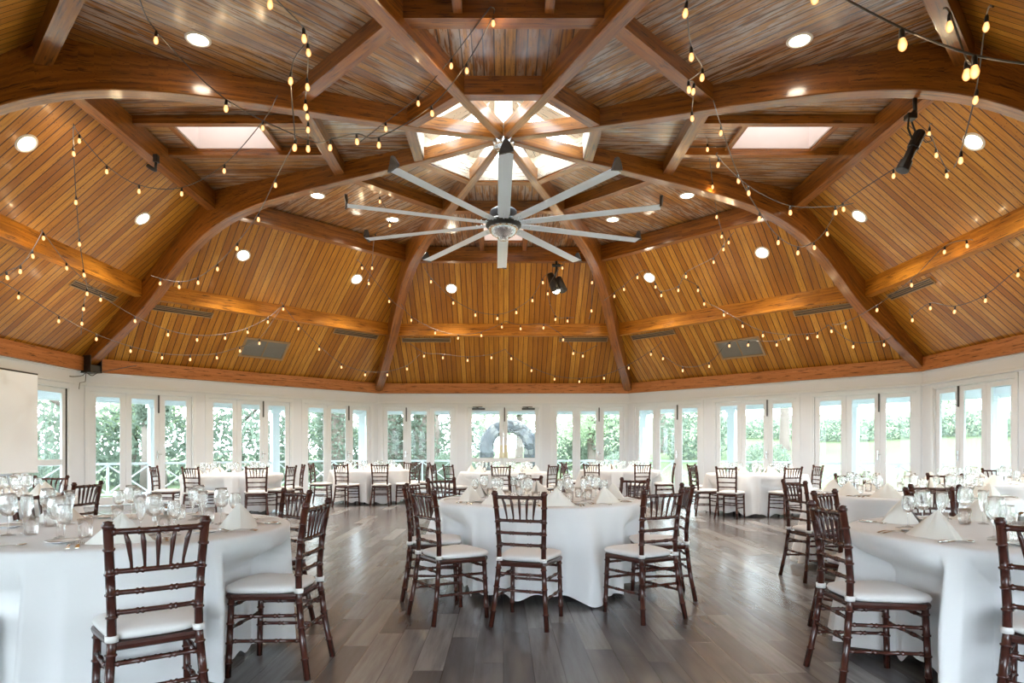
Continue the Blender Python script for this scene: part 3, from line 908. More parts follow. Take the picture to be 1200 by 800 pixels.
SH = 0.44
def hw(z):
    """half the distance between the back posts at height z: flared at floor and top"""
    pts = [(0.0, 0.197), (0.22, 0.174), (0.44, 0.158), (0.56, 0.158), (0.74, 0.166), (0.92, 0.176)]
    for (a, x), (b, y) in zip(pts, pts[1:]):
        if z <= b:
            return x + (y - x) * (z - a) / (b - a)
    return pts[-1][1]
def make_chair():
    t = thing('chiavari_chair', 'x', 'chair')
    # seat frame: shallow curved-front slab
    m = MB()
    out = [(-0.005, -0.152), (-0.005, 0.152), (0.345, 0.198), (0.385, 0.165), (0.395, 0.0), (0.385, -0.165), (0.345, -0.198)]
    n = len(out)
    c = [(0.19, 0.0)]
    vs = []
    for sc, z in ((0.93, SH - 0.035), (1.0, SH - 0.028), (1.02, SH - 0.012), (1.0, SH), (0.9, SH)):
        vs += [(0.19 + (x - 0.19) * sc, y * sc, z) for x, y in out]
    fs = []
    for i in range(4):
        for j in range(n):
            j2 = (j + 1) % n
            fs.append((i * n + j, i * n + j2, (i + 1) * n + j2, (i + 1) * n + j))
    fs.append(tuple(range(n))); fs.append(tuple(4 * n + j for j in range(n))[::-1])
    m.add(vs, fs); m.build('seat', M['mahogany'], t)
    # cushion: rounded, slightly domed
    m = MB(); N = 28
    def sup(k):
        a = 2 * PI * k / N
        ca, sa = math.cos(a), math.sin(a)
        e = 0.42
        x = 0.2 * math.copysign(abs(ca) ** e, ca); y = 0.205 * math.copysign(abs(sa) ** e, sa)
        y *= 0.80 + 0.2 * (x / 0.2 + 1) / 2
        return x, y
    rows = [(0.90, 0.0), (1.0, 0.008), (1.035, 0.022), (1.0, 0.036), (0.85, 0.046), (0.5, 0.053), (0.0, 0.055)]
    vs = []
    for sc, z in rows:
        for k in range(N):
            x, y = sup(k); vs.append((0.205 + x * sc, y * sc, SH + 0.001 + z))
    fs = []
    for i in range(len(rows) - 1):
        for k in range(N):
            k2 = (k + 1) % N
            fs.append((i * N + k, i * N + k2, (i + 1) * N + k2, (i + 1) * N + k))
    fs.append(tuple(range(N))[::-1])
    m.add(vs, fs, smooth=True)
    cu = m.build('seat_cushion', M['cushion'], t)
    for s in (-1, 1):
        b = MB(); b.lathe([(0.017, -0.012), (0.024, -0.013), (0.025, 0.013), (0.017, 0.012), (0.017, -0.012)], 12, Matrix.Translation((-0.006, s * 0.158, SH + 0.02)))
        b.build('strap', M['cushion'], cu)
    for s in (-1, 1):
        path = [(-0.068, s * hw(0), 0.0), (-0.03, s * hw(0.22), 0.22), (-0.006, s * hw(SH), SH), (-0.004, s * hw(0.56), 0.56), (-0.02, s * hw(0.74), 0.74), (-0.05, s * hw(0.905), 0.905)]
        m = bamboo(path, 0.0175, (0.12, 0.3, 0.44, 0.6, 0.7, 0.79, 0.9), 10)
        top = Vector(path[-1])
        m.lathe([(0.0175, -0.01), (0.023, 0.0), (0.023, 0.008), (0.016, 0.014), (0.019, 0.02), (0.0, 0.024)], 10, Matrix.Translation(top))
        m.build('back_post', M['mahogany'], t)
    for s in (-1, 1):
        m = bamboo([(0.368, s * 0.186, 0.0), (0.352, s * 0.176, SH - 0.01)], 0.0165, (0.18, 0.42, 0.66, 0.9), 10); m.build('leg', M['mahogany'], t)
    def bx_at(z):
        pts = [(0.0, -0.068), (0.22, -0.03), (SH, -0.006), (0.56, -0.004), (0.74, -0.02), (0.905, -0.05)]
        for (a, x), (b, y) in zip(pts, pts[1:]):
            if z <= b:
                return x + (y - x) * (z - a) / (b - a)
    def curved(z, bow, r, rings):
        x = bx_at(z)
        return bamboo([(x - bow * (1 - (k / 4) ** 2), hw(z) * k / 4, z) for k in range(-4, 5)], r, rings, 8)
    curved(0.885, 0.018, 0.0125, (0.06, 0.3, 0.5, 0.7, 0.94)).build('crest_rail', M['mahogany'], t)
    for z in (0.725, 0.64, 0.56):
        curved(z, 0.012, 0.0105, (0.07, 0.28, 0.34, 0.66, 0.72, 0.93)).build('back_rail', M['mahogany'], t)
    for k in range(5):
        y0 = (k - 2) * 0.046; y1 = (k - 2) * 0.060
        m = MB()
        p = [(bx_at(0.72) - 0.011, y0, 0.722), (bx_at(0.75) - 0.012, y0 * 1.02, 0.755), (bx_at(0.82) - 0.014, (y0 + y1) / 2, 0.84), (bx_at(0.88) - 0.016, y1, 0.885)]
        m.tube(p, [0.0055, 0.006, 0.0105, 0.006], 8); m.build('spindle', M['mahogany'], t)
    rr = (0.08, 0.3, 0.36, 0.64, 0.7, 0.92)
    for s in (-1, 1):
        for za, zb in ((0.33, 0.32), (0.2, 0.19)):
            bamboo([(bx_at(za), s * hw(za), za), (0.362, s * 0.18, zb)], 0.0095, rr).build('stretcher', M['mahogany'], t)
    for z in (0.36, 0.25):
        bamboo([(bx_at(z), -hw(z), z), (bx_at(z), hw(z), z)], 0.0095, rr).build('stretcher', M['mahogany'], t)
    for z in (0.37, 0.255):
        bamboo([(0.363, -0.18, z), (0.363, 0.18, z)], 0.0095, rr).build('stretcher', M['mahogany'], t)
    return t

# name of the table, x, depth from the camera, turn of the settings, chairs (x, depth, facing in degrees, words for where it stands)
TABLES = [
 ('front left table', -2.2, 3.7, [-2, -58, 50, 100, 150, 205, 253], [
    (-1.42, 2.62, 127, 'seen from behind at the near side of the front left table'),
    (-1.08, 3.55, 176, 'seen from the side at the right of the front left table'),
    (-1.52, 4.56, 228, 'on the far right side of the front left table'),
    (-3.08, 4.3, 340, 'seen through the glasses at the far left of the front left table'),
    (-2.42, 2.42, 86, 'cut off by the frame at the near left of the front left table')]),
 ('front centre table', 0.33, 5.87, [204, 238, 277, 321, 2, 40, 90, 145], [
    (0.122, 4.36, 71, 'seen from behind, standing alone before the front centre table'),
    (-0.53, 4.56, 34, 'turned sideways at the near left of the front centre table'),
    (-0.76, 5.3, 5, 'behind the sideways one, left of the front centre table'),
    (1.1, 4.55, 119, 'at the near right of the front centre table'),
    (1.47, 5.3, 178, 'seen edge-on at the right of the front centre table'),
    (1.29, 6.45, 217, 'beyond the napkins at the far right of the front centre table'),
    (0.24, 7.0, 270, 'facing us beyond the glasses of the front centre table'),
    (-0.60, 6.5, 316, 'at the far left of the front centre table')]),
 ('front right table', 2.88, 3.42, [195, 128, 78, 30, 340, 290, 243], [
    (1.75, 3.37, -2, 'seen from behind at the left of the front right table, nearest the aisle'),
    (2.29, 4.46, 311, 'behind the aisle one, at the far left of the front right table'),
    (3.21, 4.78, 270, 'facing us through the glasses at the far side of the front right table'),
    (2.2, 2.54, 45, 'cut off by the frame at the near side of the front right table')]),
 ('second right table', 4.1, 6.5, [190, 145, 85, 40, 355, 310, 262, 225], [
    (2.77, 6.0, 8, 'standing in the aisle at the left of the second right table'),
    (3.55, 5.3, 76, 'seen from behind between the front right and second right tables'),
    (4.22, 7.75, 270, 'at the far side of the second right table')]),
 ('far right side table', 6.75, 8.9, 15, [
    (5.42, 7.85, 45, 'at the near left of the far right side table'),
    (7.7, 10.0, 232, 'at the far right side table, nearest the right wall')]),
 ('second left table', -4.95, 5.8, 10, [
    (-5.05, 7.1, 272, 'facing us at the far side of the second left table'),
    (-3.75, 5.7, 178, 'seen edge-on at the right of the second left table')]),
 ('leftmost back table', -5.2, 12.3, 0, [
    (-5.42, 11.15, 72, 'seen from behind at the near left of the leftmost back table'),
    (-4.36, 11.3, 112, 'seen from behind at the near right of the leftmost back table'),
    (-6.4, 11.8, 8, 'seen edge-on at the left of the leftmost back table'),
    (-4.05, 12.1, 170, 'the nearer of two at the right of the leftmost back table'),
    (-4.1, 12.95, 205, 'the farther of two at the right of the leftmost back table')]),
 ('second back table', -3.1, 14.9, 12, [
    (-3.46, 13.72, 68, 'seen from behind, left of two before the second back table'),
    (-2.66, 13.78, 92, 'seen from behind, right of two before the second back table'),
    (-1.98, 14.2, 148, 'at the near right of the second back table'),
    (-1.80, 15.0, 180, 'seen edge-on at the right of the second back table'),
    (-4.28, 14.4, 0, 'seen edge-on at the left of the second back table'),
    (-3.8, 15.95, 295, 'at the far left of the second back table'),
    (-2.35, 15.98, 250, 'at the far right of the second back table')]),
 ('middle back table', 0.0, 13.5, 0, [
    (-0.05, 12.2, 90, 'seen from behind before the middle back table'),
    (0.96, 12.75, 142, 'at the near right of the middle back table'),
    (-1.08, 12.9, 38, 'at the near left of the middle back table'),
    (-1.45, 13.55, 350, 'seen edge-on at the left of the middle back table'),
    (1.27, 13.9, 190, 'at the far right of the middle back table')]),
 ('fourth back table', 2.7, 14.9, 8, [
    (1.92, 13.85, 62, 'seen from behind, left of two before the fourth back table'),
    (2.97, 13.72, 98, 'seen from behind, right of two before the fourth back table'),
    (3.8, 14.4, 168, 'at the right of the fourth back table in the bright light'),
    (1.5, 15.4, 335, 'at the far left of the fourth back table')]),
 ('rightmost back table', 4.85, 12.3, 4, [
    (3.93, 11.25, 52, 'seen from behind, left of two before the rightmost back table'),
    (5.02, 11.15, 106, 'seen from behind, right of two before the rightmost back table'),
    (3.58, 11.95, 5, 'seen edge-on at the left of the rightmost back table'),
    (6.05, 12.4, 182, 'at the right of the rightmost back table'),
    (3.95, 13.3, 318, 'at the far left of the rightmost back table'),
    (5.75, 13.35, 230, 'at the far right of the rightmost back table')]),
]
chair0 = make_chair()
first = True
for name, tx, td, rot, chairs in TABLES:
    for x, d, fa, where in chairs:
        lab = 'mahogany chair ' + where
        assert len(lab.split()) <= 16, lab
        g = 'mahogany chairs with ivory cushions'
        if first:
            chair0.location = (x, CAMY + d, 0); chair0.rotation_euler = (0, 0, math.radians(fa)); chair0['label'] = lab; chair0['group'] = g; first = False
        else:
            copy_tree(chair0, (x, CAMY + d, 0), math.radians(fa), lab, g)

# ------------------------------------------------------------------ tables and their cloths
TH = 0.75
def make_table():
    t = thing('round_table', 'x', 'table')
    m = MB(); m.lathe([(0.0, TH - 0.03), (0.885, TH - 0.03), (0.9, TH - 0.02), (0.9, TH - 0.006), (0.89, TH), (0.0, TH)], 48, smooth=False); m.build('table_top', M['bark'], t)
    for s in (-1, 1):
        for q in (-1, 1):
            m = MB(); m.tube([(s * 0.33, q * 0.24, TH - 0.03), (s * 0.35, q * 0.25, 0.05), (s * 0.355, q * 0.25, 0.0)], [0.016, 0.016, 0.022], 8); m.build('leg', M['black'], t)
    return t
table0 = make_table()

def seat_reach(chairs, cx, cd, th):
    """distance from the table centre to the nearest chair seat in direction th (None if no seat there)"""
    best = 9.0
    dx, dy = math.cos(th), math.sin(th)
    for x, d, fa, _ in chairs:
        f = math.radians(fa)
        ux, uy = math.cos(f), math.sin(f)
        nx, ny = -uy, ux
        ox, oy = cx - x, cd - d
        lo, hi = 0.0, 9.0
        ok = True
        for (ax, ay, mn, mx) in ((ux, uy, -0.06, 0.435), (nx, ny, -0.235, 0.235)):
            o = ox * ax + oy * ay; v = dx * ax + dy * ay
            if abs(v) < 1e-9:
                if not mn <= o <= mx:
                    ok = False; break
                continue
            t0, t1 = (mn - o) / v, (mx - o) / v
            if t0 > t1:
                t0, t1 = t1, t0
            lo, hi = max(lo, t0), min(hi, t1)
        if ok and lo < hi:
            best = min(best, lo)
    return best

def cloth_mb(chairs, cx, cd, seed):
    rnd = random.Random(seed)
    N = 360
    R0 = 0.915
    ph = [rnd.uniform(0, 2 * PI) for _ in range(6)]
    def fold(th):
        v = 0.4 * math.sin(7 * th + ph[0] + 0.8 * math.sin(2 * th + ph[1])) + 0.43 * math.sin(13 * th + ph[2] + 0.7 * math.sin(3 * th + ph[3])) + 0.17 * math.sin(19 * th + ph[4])
        return v
    rd = []
    a = rnd.uniform(0, 0.5)
    while a < 2 * PI + 0.2:
        rd.append((a, rnd.uniform(0.09, 0.2), rnd.uniform(0.06, 0.12))); a += rnd.uniform(0.34, 0.62)
    def ridge(th):
        v = 0.0
        for c, h, w in rd:
            d = abs((th - c + PI) % (2 * PI) - PI)
            v += h * math.exp(-(d / w) ** 2) - 0.35 * h * math.exp(-((d - 2.1 * w) / (0.9 * w)) ** 2)
        return v
    reach = [seat_reach(chairs, cx, cd, 2 * PI * k / N) for k in range(N)]
    W = 4
    lim0 = [min(reach[(k + j) % N] for j in range(-W, W + 1)) for k in range(N)]
    lim = []
    for k in range(N):
        lim.append(sum(min(lim0[(k + j) % N], 1.2) for j in range(-W, W + 1)) / (2 * W + 1))
    lim = [min(a, b) for a, b in zip(lim, [min(l, 1.2) for l in lim0])]
    rows = [('t', 0.0, 0), ('t', 0.3, 0), ('t', 0.6, 0), ('t', 0.8, 0), ('t', 0.895, 0), ('t', 0.91, 0.004)]
    vs, fs = [], []
    zt = TH + 0.008
    for kind, r, dz in rows:
        for k in range(N):
            th = 2 * PI * k / N
            vs.append((r * math.cos(th), r * math.sin(th), zt - dz))
    nz = 15
    for i in range(nz + 1):
        f = i / nz
        for k in range(N):
            th = 2 * PI * k / N
            hem = 0.06 + 0.025 * math.sin(4 * th + ph[5]) - 0.25 * ridge(th)
            hem = max(hem, 0.012)
            z = (zt - 0.014) + (hem - (zt - 0.014)) * f
            g = f ** 0.8
            r = R0 + 0.002 + g * (0.03 + 0.05 * fold(th) + ridge(th)) + 0.02 * f
            L = lim[k] - 0.012
            if r > L:
                q = min(1.0, max(0.0, (0.70 - z) / 0.17))
                q = q * q * (3 - 2 * q)
                r = r + (L - r) * q
            vs.append((r * math.cos(th), r * math.sin(th), z))
    nr = len(rows) + nz + 1
    for i in range(1, nr - 1):
        for k in range(N):
            k2 = (k + 1) % N
            fs.append((i * N + k, (i + 1) * N + k, (i + 1) * N + k2, i * N + k2))
    c = len(vs); vs.append((0, 0, zt))
    for k in range(N):
        fs.append((c, N + k, N + (k + 1) % N))
    m = MB(); m.add(vs, fs, smooth=True)
    return m
for i, (name, tx, td, rot, chairs) in enumerate(TABLES):
    loc = (tx, CAMY + td, 0)
    lab = 'round banquet table under the white cloth of the ' + name
    if i == 0:
        table0.location = loc; table0['label'] = lab; table0['group'] = 'round banquet tables'
    else:
        copy_tree(table0, loc, 0.3 * i, lab, 'round banquet tables')
    o = cloth_mb(chairs, tx, td, 11 + i).build('tablecloth', M['cloth'], None, loc)
    tag(o, 'white floor-length cloth draped over the ' + name, 'tablecloth', 'white round tablecloths')

# ------------------------------------------------------------------ place settings
CT = TH + 0.0085
def glass_thing(name, cat, bowl, stem, foot):
    t = thing(name, 'x', cat)
    for nm, pr in (('bowl', bowl), ('stem', stem), ('foot', foot)):
        if pr:
            m = MB(); m.lathe(pr, 18); m.build(nm, M['crystal'], t)
    return t
def dbl(out, th=0.0016):
    """bowl outline, then back down the inside"""
    return out + [(max(r - th, 0.0), z + (th if i == 0 else 0)) for i, (r, z) in list(enumerate(out))[::-1]]
wine = glass_thing('wine_glass', 'wine glass', dbl([(0.005, 0.098), (0.024, 0.104), (0.038, 0.122), (0.0435, 0.145), (0.042, 0.172), (0.037, 0.2), (0.0335, 0.218)]),
                   [(0.006, 0.004), (0.004, 0.02), (0.0036, 0.085), (0.006, 0.098)], [(0.0, 0.0), (0.036, 0.0), (0.037, 0.002), (0.02, 0.005), (0.006, 0.010)])
white = glass_thing('white_wine_glass', 'wine glass', dbl([(0.005, 0.085), (0.021, 0.09), (0.032, 0.108), (0.0345, 0.128), (0.033, 0.15), (0.0285, 0.175), (0.027, 0.182)]),
                    [(0.006, 0.004), (0.0038, 0.02), (0.0034, 0.072), (0.006, 0.085)], [(0.0, 0.0), (0.033, 0.0), (0.034, 0.002), (0.018, 0.005), (0.006, 0.010)])
flute = glass_thing('champagne_flute', 'champagne flute', dbl([(0.004, 0.07), (0.012, 0.082), (0.021, 0.115), (0.0265, 0.15), (0.028, 0.18), (0.0275, 0.205)]),
                    [(0.006, 0.004), (0.004, 0.015), (0.0036, 0.058), (0.005, 0.07)], [(0.0, 0.0), (0.029, 0.0), (0.03, 0.002), (0.016, 0.005), (0.006, 0.010)])
tum = glass_thing('water_tumbler', 'tumbler', dbl([(0.0, 0.004), (0.026, 0.004), (0.031, 0.008), (0.0345, 0.05), (0.036, 0.095)], 0.002), None, [(0.0, 0.0), (0.028, 0.0), (0.031, 0.004), (0.0, 0.004)])

def napkin_mb():
    m = MB()
    w, dp, h = 0.15, 0.135, 0.142
    def flap(s, off, hh):
        vs = []
        n = 6
        A, B, Cc = Vector((0.0, 0.02 - off, hh)), Vector((s * w, -0.03 - off * 0.4, 0.0)), Vector((-0.002 * s, -0.075 - off, 0.0))
        D = Vector((s * 0.02, dp, 0.0))
        for i in range(n + 1):
            t = i / n
            L = A.lerp(B, t); Q = A.lerp(Cc, t)
            for j in range(5):
                u = j / 4
                p = Q.lerp(L, u); bul = math.sin(PI * u) * math.sin(PI * min(1, t)) * 0.012 + 0.01 * math.sin(PI * u) * t
                vs.append(p + Vector((0, -bul, 0)))
        fs = [(i * 5 + j, (i + 1) * 5 + j, (i + 1) * 5 + j + 1, i * 5 + j + 1) for i in range(n) for j in range(4)]
        m.add(vs, fs, smooth=True)
        vs = []
        for i in range(n + 1):
            t = i / n
            L = A.lerp(B, t); Q = A.lerp(D, t)
            for j in range(5):
                u = j / 4
                p = L.lerp(Q, u); bul = math.sin(PI * u) * t * 0.012
                vs.append(p + Vector((s * bul, bul, 0)))
        m.add(vs, [(i * 5 + j, (i + 1) * 5 + j, (i + 1) * 5 + j + 1, i * 5 + j + 1) for i in range(n) for j in range(4)], smooth=True)
    flap(-1, 0.0, h); flap(1, 0.0, h)
    flap(-1, -0.012, h * 0.97); flap(1, -0.012, h * 0.97)
    # folded sheet edge along the base
    m.add([(-w, -0.03, 0.0), (0, -0.078, 0.0), (w, -0.03, 0.0), (0.0, dp, 0.0), (-w, -0.03, 0.004), (0, -0.08, 0.004), (w, -0.03, 0.004), (0, dp, 0.004)],
          [(0, 3, 2, 1), (4, 5, 6, 7), (0, 1, 5, 4), (1, 2, 6, 5), (2, 3, 7, 6), (3, 0, 4, 7)])
    return m
nap_me = napkin_mb().mesh('napkin', M['napkin'])

def handle_mb(m, L, w0, w1, z0=0.004):
    """flat tapering handle along +y from 0 to L with a gentle arch"""
    n = 8
    vs = []
    for i in range(n + 1):
        t = i / n
        w = w0 + (w1 - w0) * t
        z = z0 + 0.008 * math.sin(PI * t)
        vs += [(-w, L * t, z), (w, L * t, z), (w, L * t, z + 0.003), (-w, L * t, z + 0.003)]
    fs = []
    for i in range(n):
        for j in range(4):
            fs.append((i * 4 + j, i * 4 + (j + 1) % 4, (i + 1) * 4 + (j + 1) % 4, (i + 1) * 4 + j))
    fs += [(3, 2, 1, 0), tuple(n * 4 + j for j in range(4))]
    m.add(vs, fs)
def fork():
    t = thing('dinner_fork', 'x', 'fork')
    m = MB(); handle_mb(m, 0.135, 0.008, 0.0035); m.build('handle', M['silver'], t)
    m = MB()
    m.add([(-0.0035, 0.13, 0.004), (0.0035, 0.13, 0.004), (0.0125, 0.152, 0.002), (-0.0125, 0.152, 0.002), (-0.0035, 0.13, 0.007), (0.0035, 0.13, 0.007), (0.0125, 0.152, 0.005), (-0.0125, 0.152, 0.005)],
          [(0, 3, 2, 1), (4, 5, 6, 7), (0, 1, 5, 4), (1, 2, 6, 5), (2, 3, 7, 6), (3, 0, 4, 7)])
    for k in range(4):
        x = -0.0108 + 0.0072 * k
        m.tube([(x, 0.15, 0.0035), (x, 0.175, 0.005), (x, 0.198, 0.014)], [0.0019, 0.0018, 0.0011], 6)
    m.build('tines', M['silver'], t)
    return t
def knife():
    t = thing('dinner_knife', 'x', 'knife')
    m = MB(); m.tube([(0, 0, 0.006), (0, 0.03, 0.007), (0, 0.1, 0.006)], [0.006, 0.0075, 0.005], 8); m.build('handle', M['silver'], t)
    m = MB()
    o = [(-0.007, 0.098), (0.006, 0.098), (0.0065, 0.2), (0.0, 0.23), (-0.011, 0.2)]
    vs = [(x, y, 0.003) for x, y in o] + [(x, y, 0.005) for x, y in o]
    m.add(vs, [(4, 3, 2, 1, 0), (5, 6, 7, 8, 9)] + [(i, (i + 1) % 5, 5 + (i + 1) % 5, 5 + i) for i in range(5)]); m.build('blade', M['silver'], t)
    return t
def spoon():
    t = thing('teaspoon', 'x', 'spoon')
    m = MB(); handle_mb(m, 0.115, 0.007, 0.003); m.build('handle', M['silver'], t)
    m = MB(); m.lathe([(0.0, 0.0), (0.5, 0.12), (0.85, 0.4), (1.0, 0.75), (0.96, 0.75), (0.82, 0.45), (0.48, 0.17), (0.0, 0.06)], 14, Matrix.Translation((0, 0.135, 0.001)) @ Matrix.Diagonal((0.015, 0.024, 0.01, 1))); m.build('bowl', M['silver'], t)
    return t
fk, kn, sp_ = fork(), knife(), spoon()
plate = thing('bread_plate', 'x', 'plate')
m = MB(); m.lathe([(0.0, 0.004), (0.048, 0.004), (0.055, 0.008), (0.078, 0.013), (0.079, 0.015), (0.056, 0.0115), (0.048, 0.008), (0.0, 0.008)], 32); m.build('rim_and_well', M['plate'], plate)

OCT = {0: 'right', 1: 'far right', 2: 'far', 3: 'far left', 4: 'left', 5: 'near left', 6: 'near', 7: 'near right'}
def pos_word(k, angs, view):
    """where a setting lies on its table as we see it; of two in the same eighth, which one"""
    key = lambda a: round((math.radians(a) - view) / (PI / 4)) % 8
    mine = key(angs[k])
    twins = [i for i, a in enumerate(angs) if key(a) == mine]
    if len(twins) == 1:
        return 'the %s setting' % OCT[mine]
    C_ = lambda i: math.cos(math.radians(angs[i]) - view)
    S_ = lambda i: math.sin(math.radians(angs[i]) - view)
    i, j = twins[:2]
    if abs(C_(i) - C_(j)) > abs(S_(i) - S_(j)):
        w = 'left' if C_(k) == min(C_(i), C_(j)) else 'right'
    else:
        w = 'nearer' if S_(k) == min(S_(i), S_(j)) else 'farther'
    return 'the %s of two %s settings' % (w, OCT[mine])
used = set()
def put(src, loc, rz, label, group):
    """the first time the thing itself, afterwards copies"""
    if src.name not in used:
        used.add(src.name)
        src.location = loc; src.rotation_euler = (0, 0, rz); src['label'] = label; src['group'] = group
        return src
    return copy_tree(src, loc, rz, label, group)
def in_view(p, m=14):
    d = p[1] - CAMY
    if d < 0.5:
        return False
    px = CX + FPX * p[0] / d; py = HY - FPX * (p[2] - CAMZ) / d
    return -m < px < 1200 + m and py < 800 + m
nrnd = random.Random(5)
for ti, (name, tx, td, rot, chairs) in enumerate(TABLES):
    near = td < 7
    tabtxt = name
    angs = rot if isinstance(rot, list) else [rot + 45 * k for k in range(8)]
    for k, a0 in enumerate(angs):
        an = math.radians(a0) + nrnd.uniform(-0.05, 0.05)
        # viewer-relative position: turn by the direction in which we see the table
        view = math.atan2(td, tx) - PI / 2
        o8 = pos_word(k, angs, view)
        where = 'at ' + o8 + ', ' + tabtxt
        R = rz_mat(an + PI / 2, (tx, CAMY + td, CT))      # local +y points to the centre, -y to the diner
        W = lambda x, y: R @ Vector((x, y, 0))
        js = lambda s=0.012: nrnd.uniform(-s, s)
        L = lambda r: -r                                   # local y of radius r
        face = an + PI / 2
        p = W(js(), -0.70)
        if in_view(p) and not (ti == 0 and k not in (0, 1, 4)):
            o = link('folded_napkin', nap_me, None, p, face + nrnd.uniform(-0.22, 0.22))
            tag(o, 'ivory pyramid-folded napkin ' + where, 'napkin', 'folded ivory napkins')
        for src, x, r, txt, grp in ((wine, 0.16, 0.50, 'large clear wine glass ', 'large wine glasses'), (white, 0.245, 0.55, 'smaller clear wine glass ', 'small wine glasses'),
                                    (flute, 0.09, 0.43, 'clear champagne flute ', 'champagne flutes'), (tum, 0.19, 0.40, 'clear water tumbler ', 'water tumblers')):
            p = W(x + js(), -r + js())
            gap = min((angs[(k + 1) % len(angs)] - a0) % 360, (a0 - angs[k - 1]) % 360)
            if gap < 41 and src is white:
                continue
            if in_view(p):
                put(src, p, nrnd.uniform(0, 6), txt + where, grp)
        if near:
            for src, x, r, txt, grp, tw in ((kn, 0.165, 0.86, 'silver knife ', 'silver knives', 0.0), (sp_, 0.195, 0.84, 'silver spoon ', 'silver spoons', 0.03),
                                        (fk, -0.165, 0.86, 'inner silver fork ', 'silver forks', 0.0), (fk, -0.20, 0.855, 'outer silver fork ', 'silver forks', 0.04)):
                p = W(x, -r + js(0.008))
                if in_view(p):
                    put(src, p, face + tw + nrnd.uniform(-0.05, 0.05), txt + where, grp)
            p = W(-0.235, -0.60)
            if in_view(p):
                put(plate, p, face, 'white china bread plate ' + where, 'white bread plates')
# salt and pepper
for tx, td, dx, dd, name in ((-2.2, 3.7, 0.0, 0.35, 'front left table'), (0.33, 5.87, 0.12, -0.05, 'front centre table'), (3.05, 3.6, -0.1, 0.1, 'front right table')):
    for s, mt, kd in ((0, 'plate', 'salt'), (1, 'glassgreen', 'pepper')):
        t = thing(kd + '_shaker', ('white salt' if s == 0 else 'dark pepper') + ' shaker at the middle of the ' + name, 'shaker', (tx + dx + 0.06 * s, CAMY + td + dd + 0.02 * s, CT))
        m = MB(); m.lathe([(0.0, 0.0), (0.02, 0.0), (0.022, 0.004), (0.017, 0.05), (0.015, 0.062)], 14); m.build('shaker_body', M[mt], t)
        m = MB(); m.lathe([(0.0155, 0.06), (0.017, 0.064), (0.016, 0.078), (0.008, 0.086), (0.0, 0.087)], 14); m.build('cap', M['alu'], t)
# ------------------------------------------------------------------ festoon lights
bm_ = MB(); bm_.lathe([(0.012, -0.004), (0.015, -0.016), (0.0225, -0.042), (0.0235, -0.058), (0.018, -0.076), (0.009, -0.086), (0.0, -0.088)], 10)
bm_.v = [(x * 1.0, y * 1.0, z * 0.92) for x, y, z in bm_.v]
bulb_me = bm_.mesh('bulb', M['bulb'])
bm_ = MB(); bm_.lathe([(0.0, 0.05), (0.008, 0.048), (0.014, 0.03), (0.016, 0.0), (0.016, -0.012), (0.012, -0.014)], 10)
sock_me = bm_.mesh('socket', M['black'])
def strand(label, depths, pts, ends):
    """bulbs hang at the given view directions; depths are metres along the view at both ends and in the middle, or shares of the way to the roof if under 1"""
    allp = [ends[0]] + pts + [ends[1]]
    n = len(allp)
    def dd(v, p):
        return v * roof_depth(*p) if v < 1.0 else v
    d0, d1 = dd(depths[0], ends[0]), dd(depths[2], ends[1])
    mid = allp[n // 2]
    dm = dd(depths[1], mid)
    out = []
    for i, p in enumerate(allp):
        s = i / (n - 1)
        d = d0 * (1 - s) * (1 - 2 * s) + dm * 4 * s * (1 - s) + d1 * s * (2 * s - 1)
        d = min(d, 0.955 * roof_depth(*p))
        out.append(ray(p[0], p[1], d))
    t = thing('string_lights', label, 'string lights', tuple(out[n // 2]), 0, 'festoon strands of warm bulbs')
    o = Vector(out[n // 2])
    cab = [out[0] - o] + [p - o + Vector((0, 0, 0.088)) for p in out[1:-1]] + [out[-1] - o]
    m = MB(); m.tube([Vector(p) for p in catmull([tuple(p) for p in cab], 4)], 0.0065, 5); m.build('cable', M['cable'], t)
    for p in out[1:-1]:
        b = link('bulb', bulb_me, t, tuple(p - o + Vector((0, 0, 0.042))))
        b.rotation_euler = (nrnd.uniform(-0.12, 0.12), nrnd.uniform(-0.12, 0.12), 0)
        link('socket', sock_me, b)
        ld = bpy.data.lights.new('bulb_light', 'POINT'); ld.energy = 0.95; ld.color = (1.0, 0.74, 0.42); ld.shadow_soft_size = 0.0
        lo = bpy.data.objects.new('bulb_light', ld); C.objects.link(lo); lo.location = p + Vector((0, 0, -0.065))
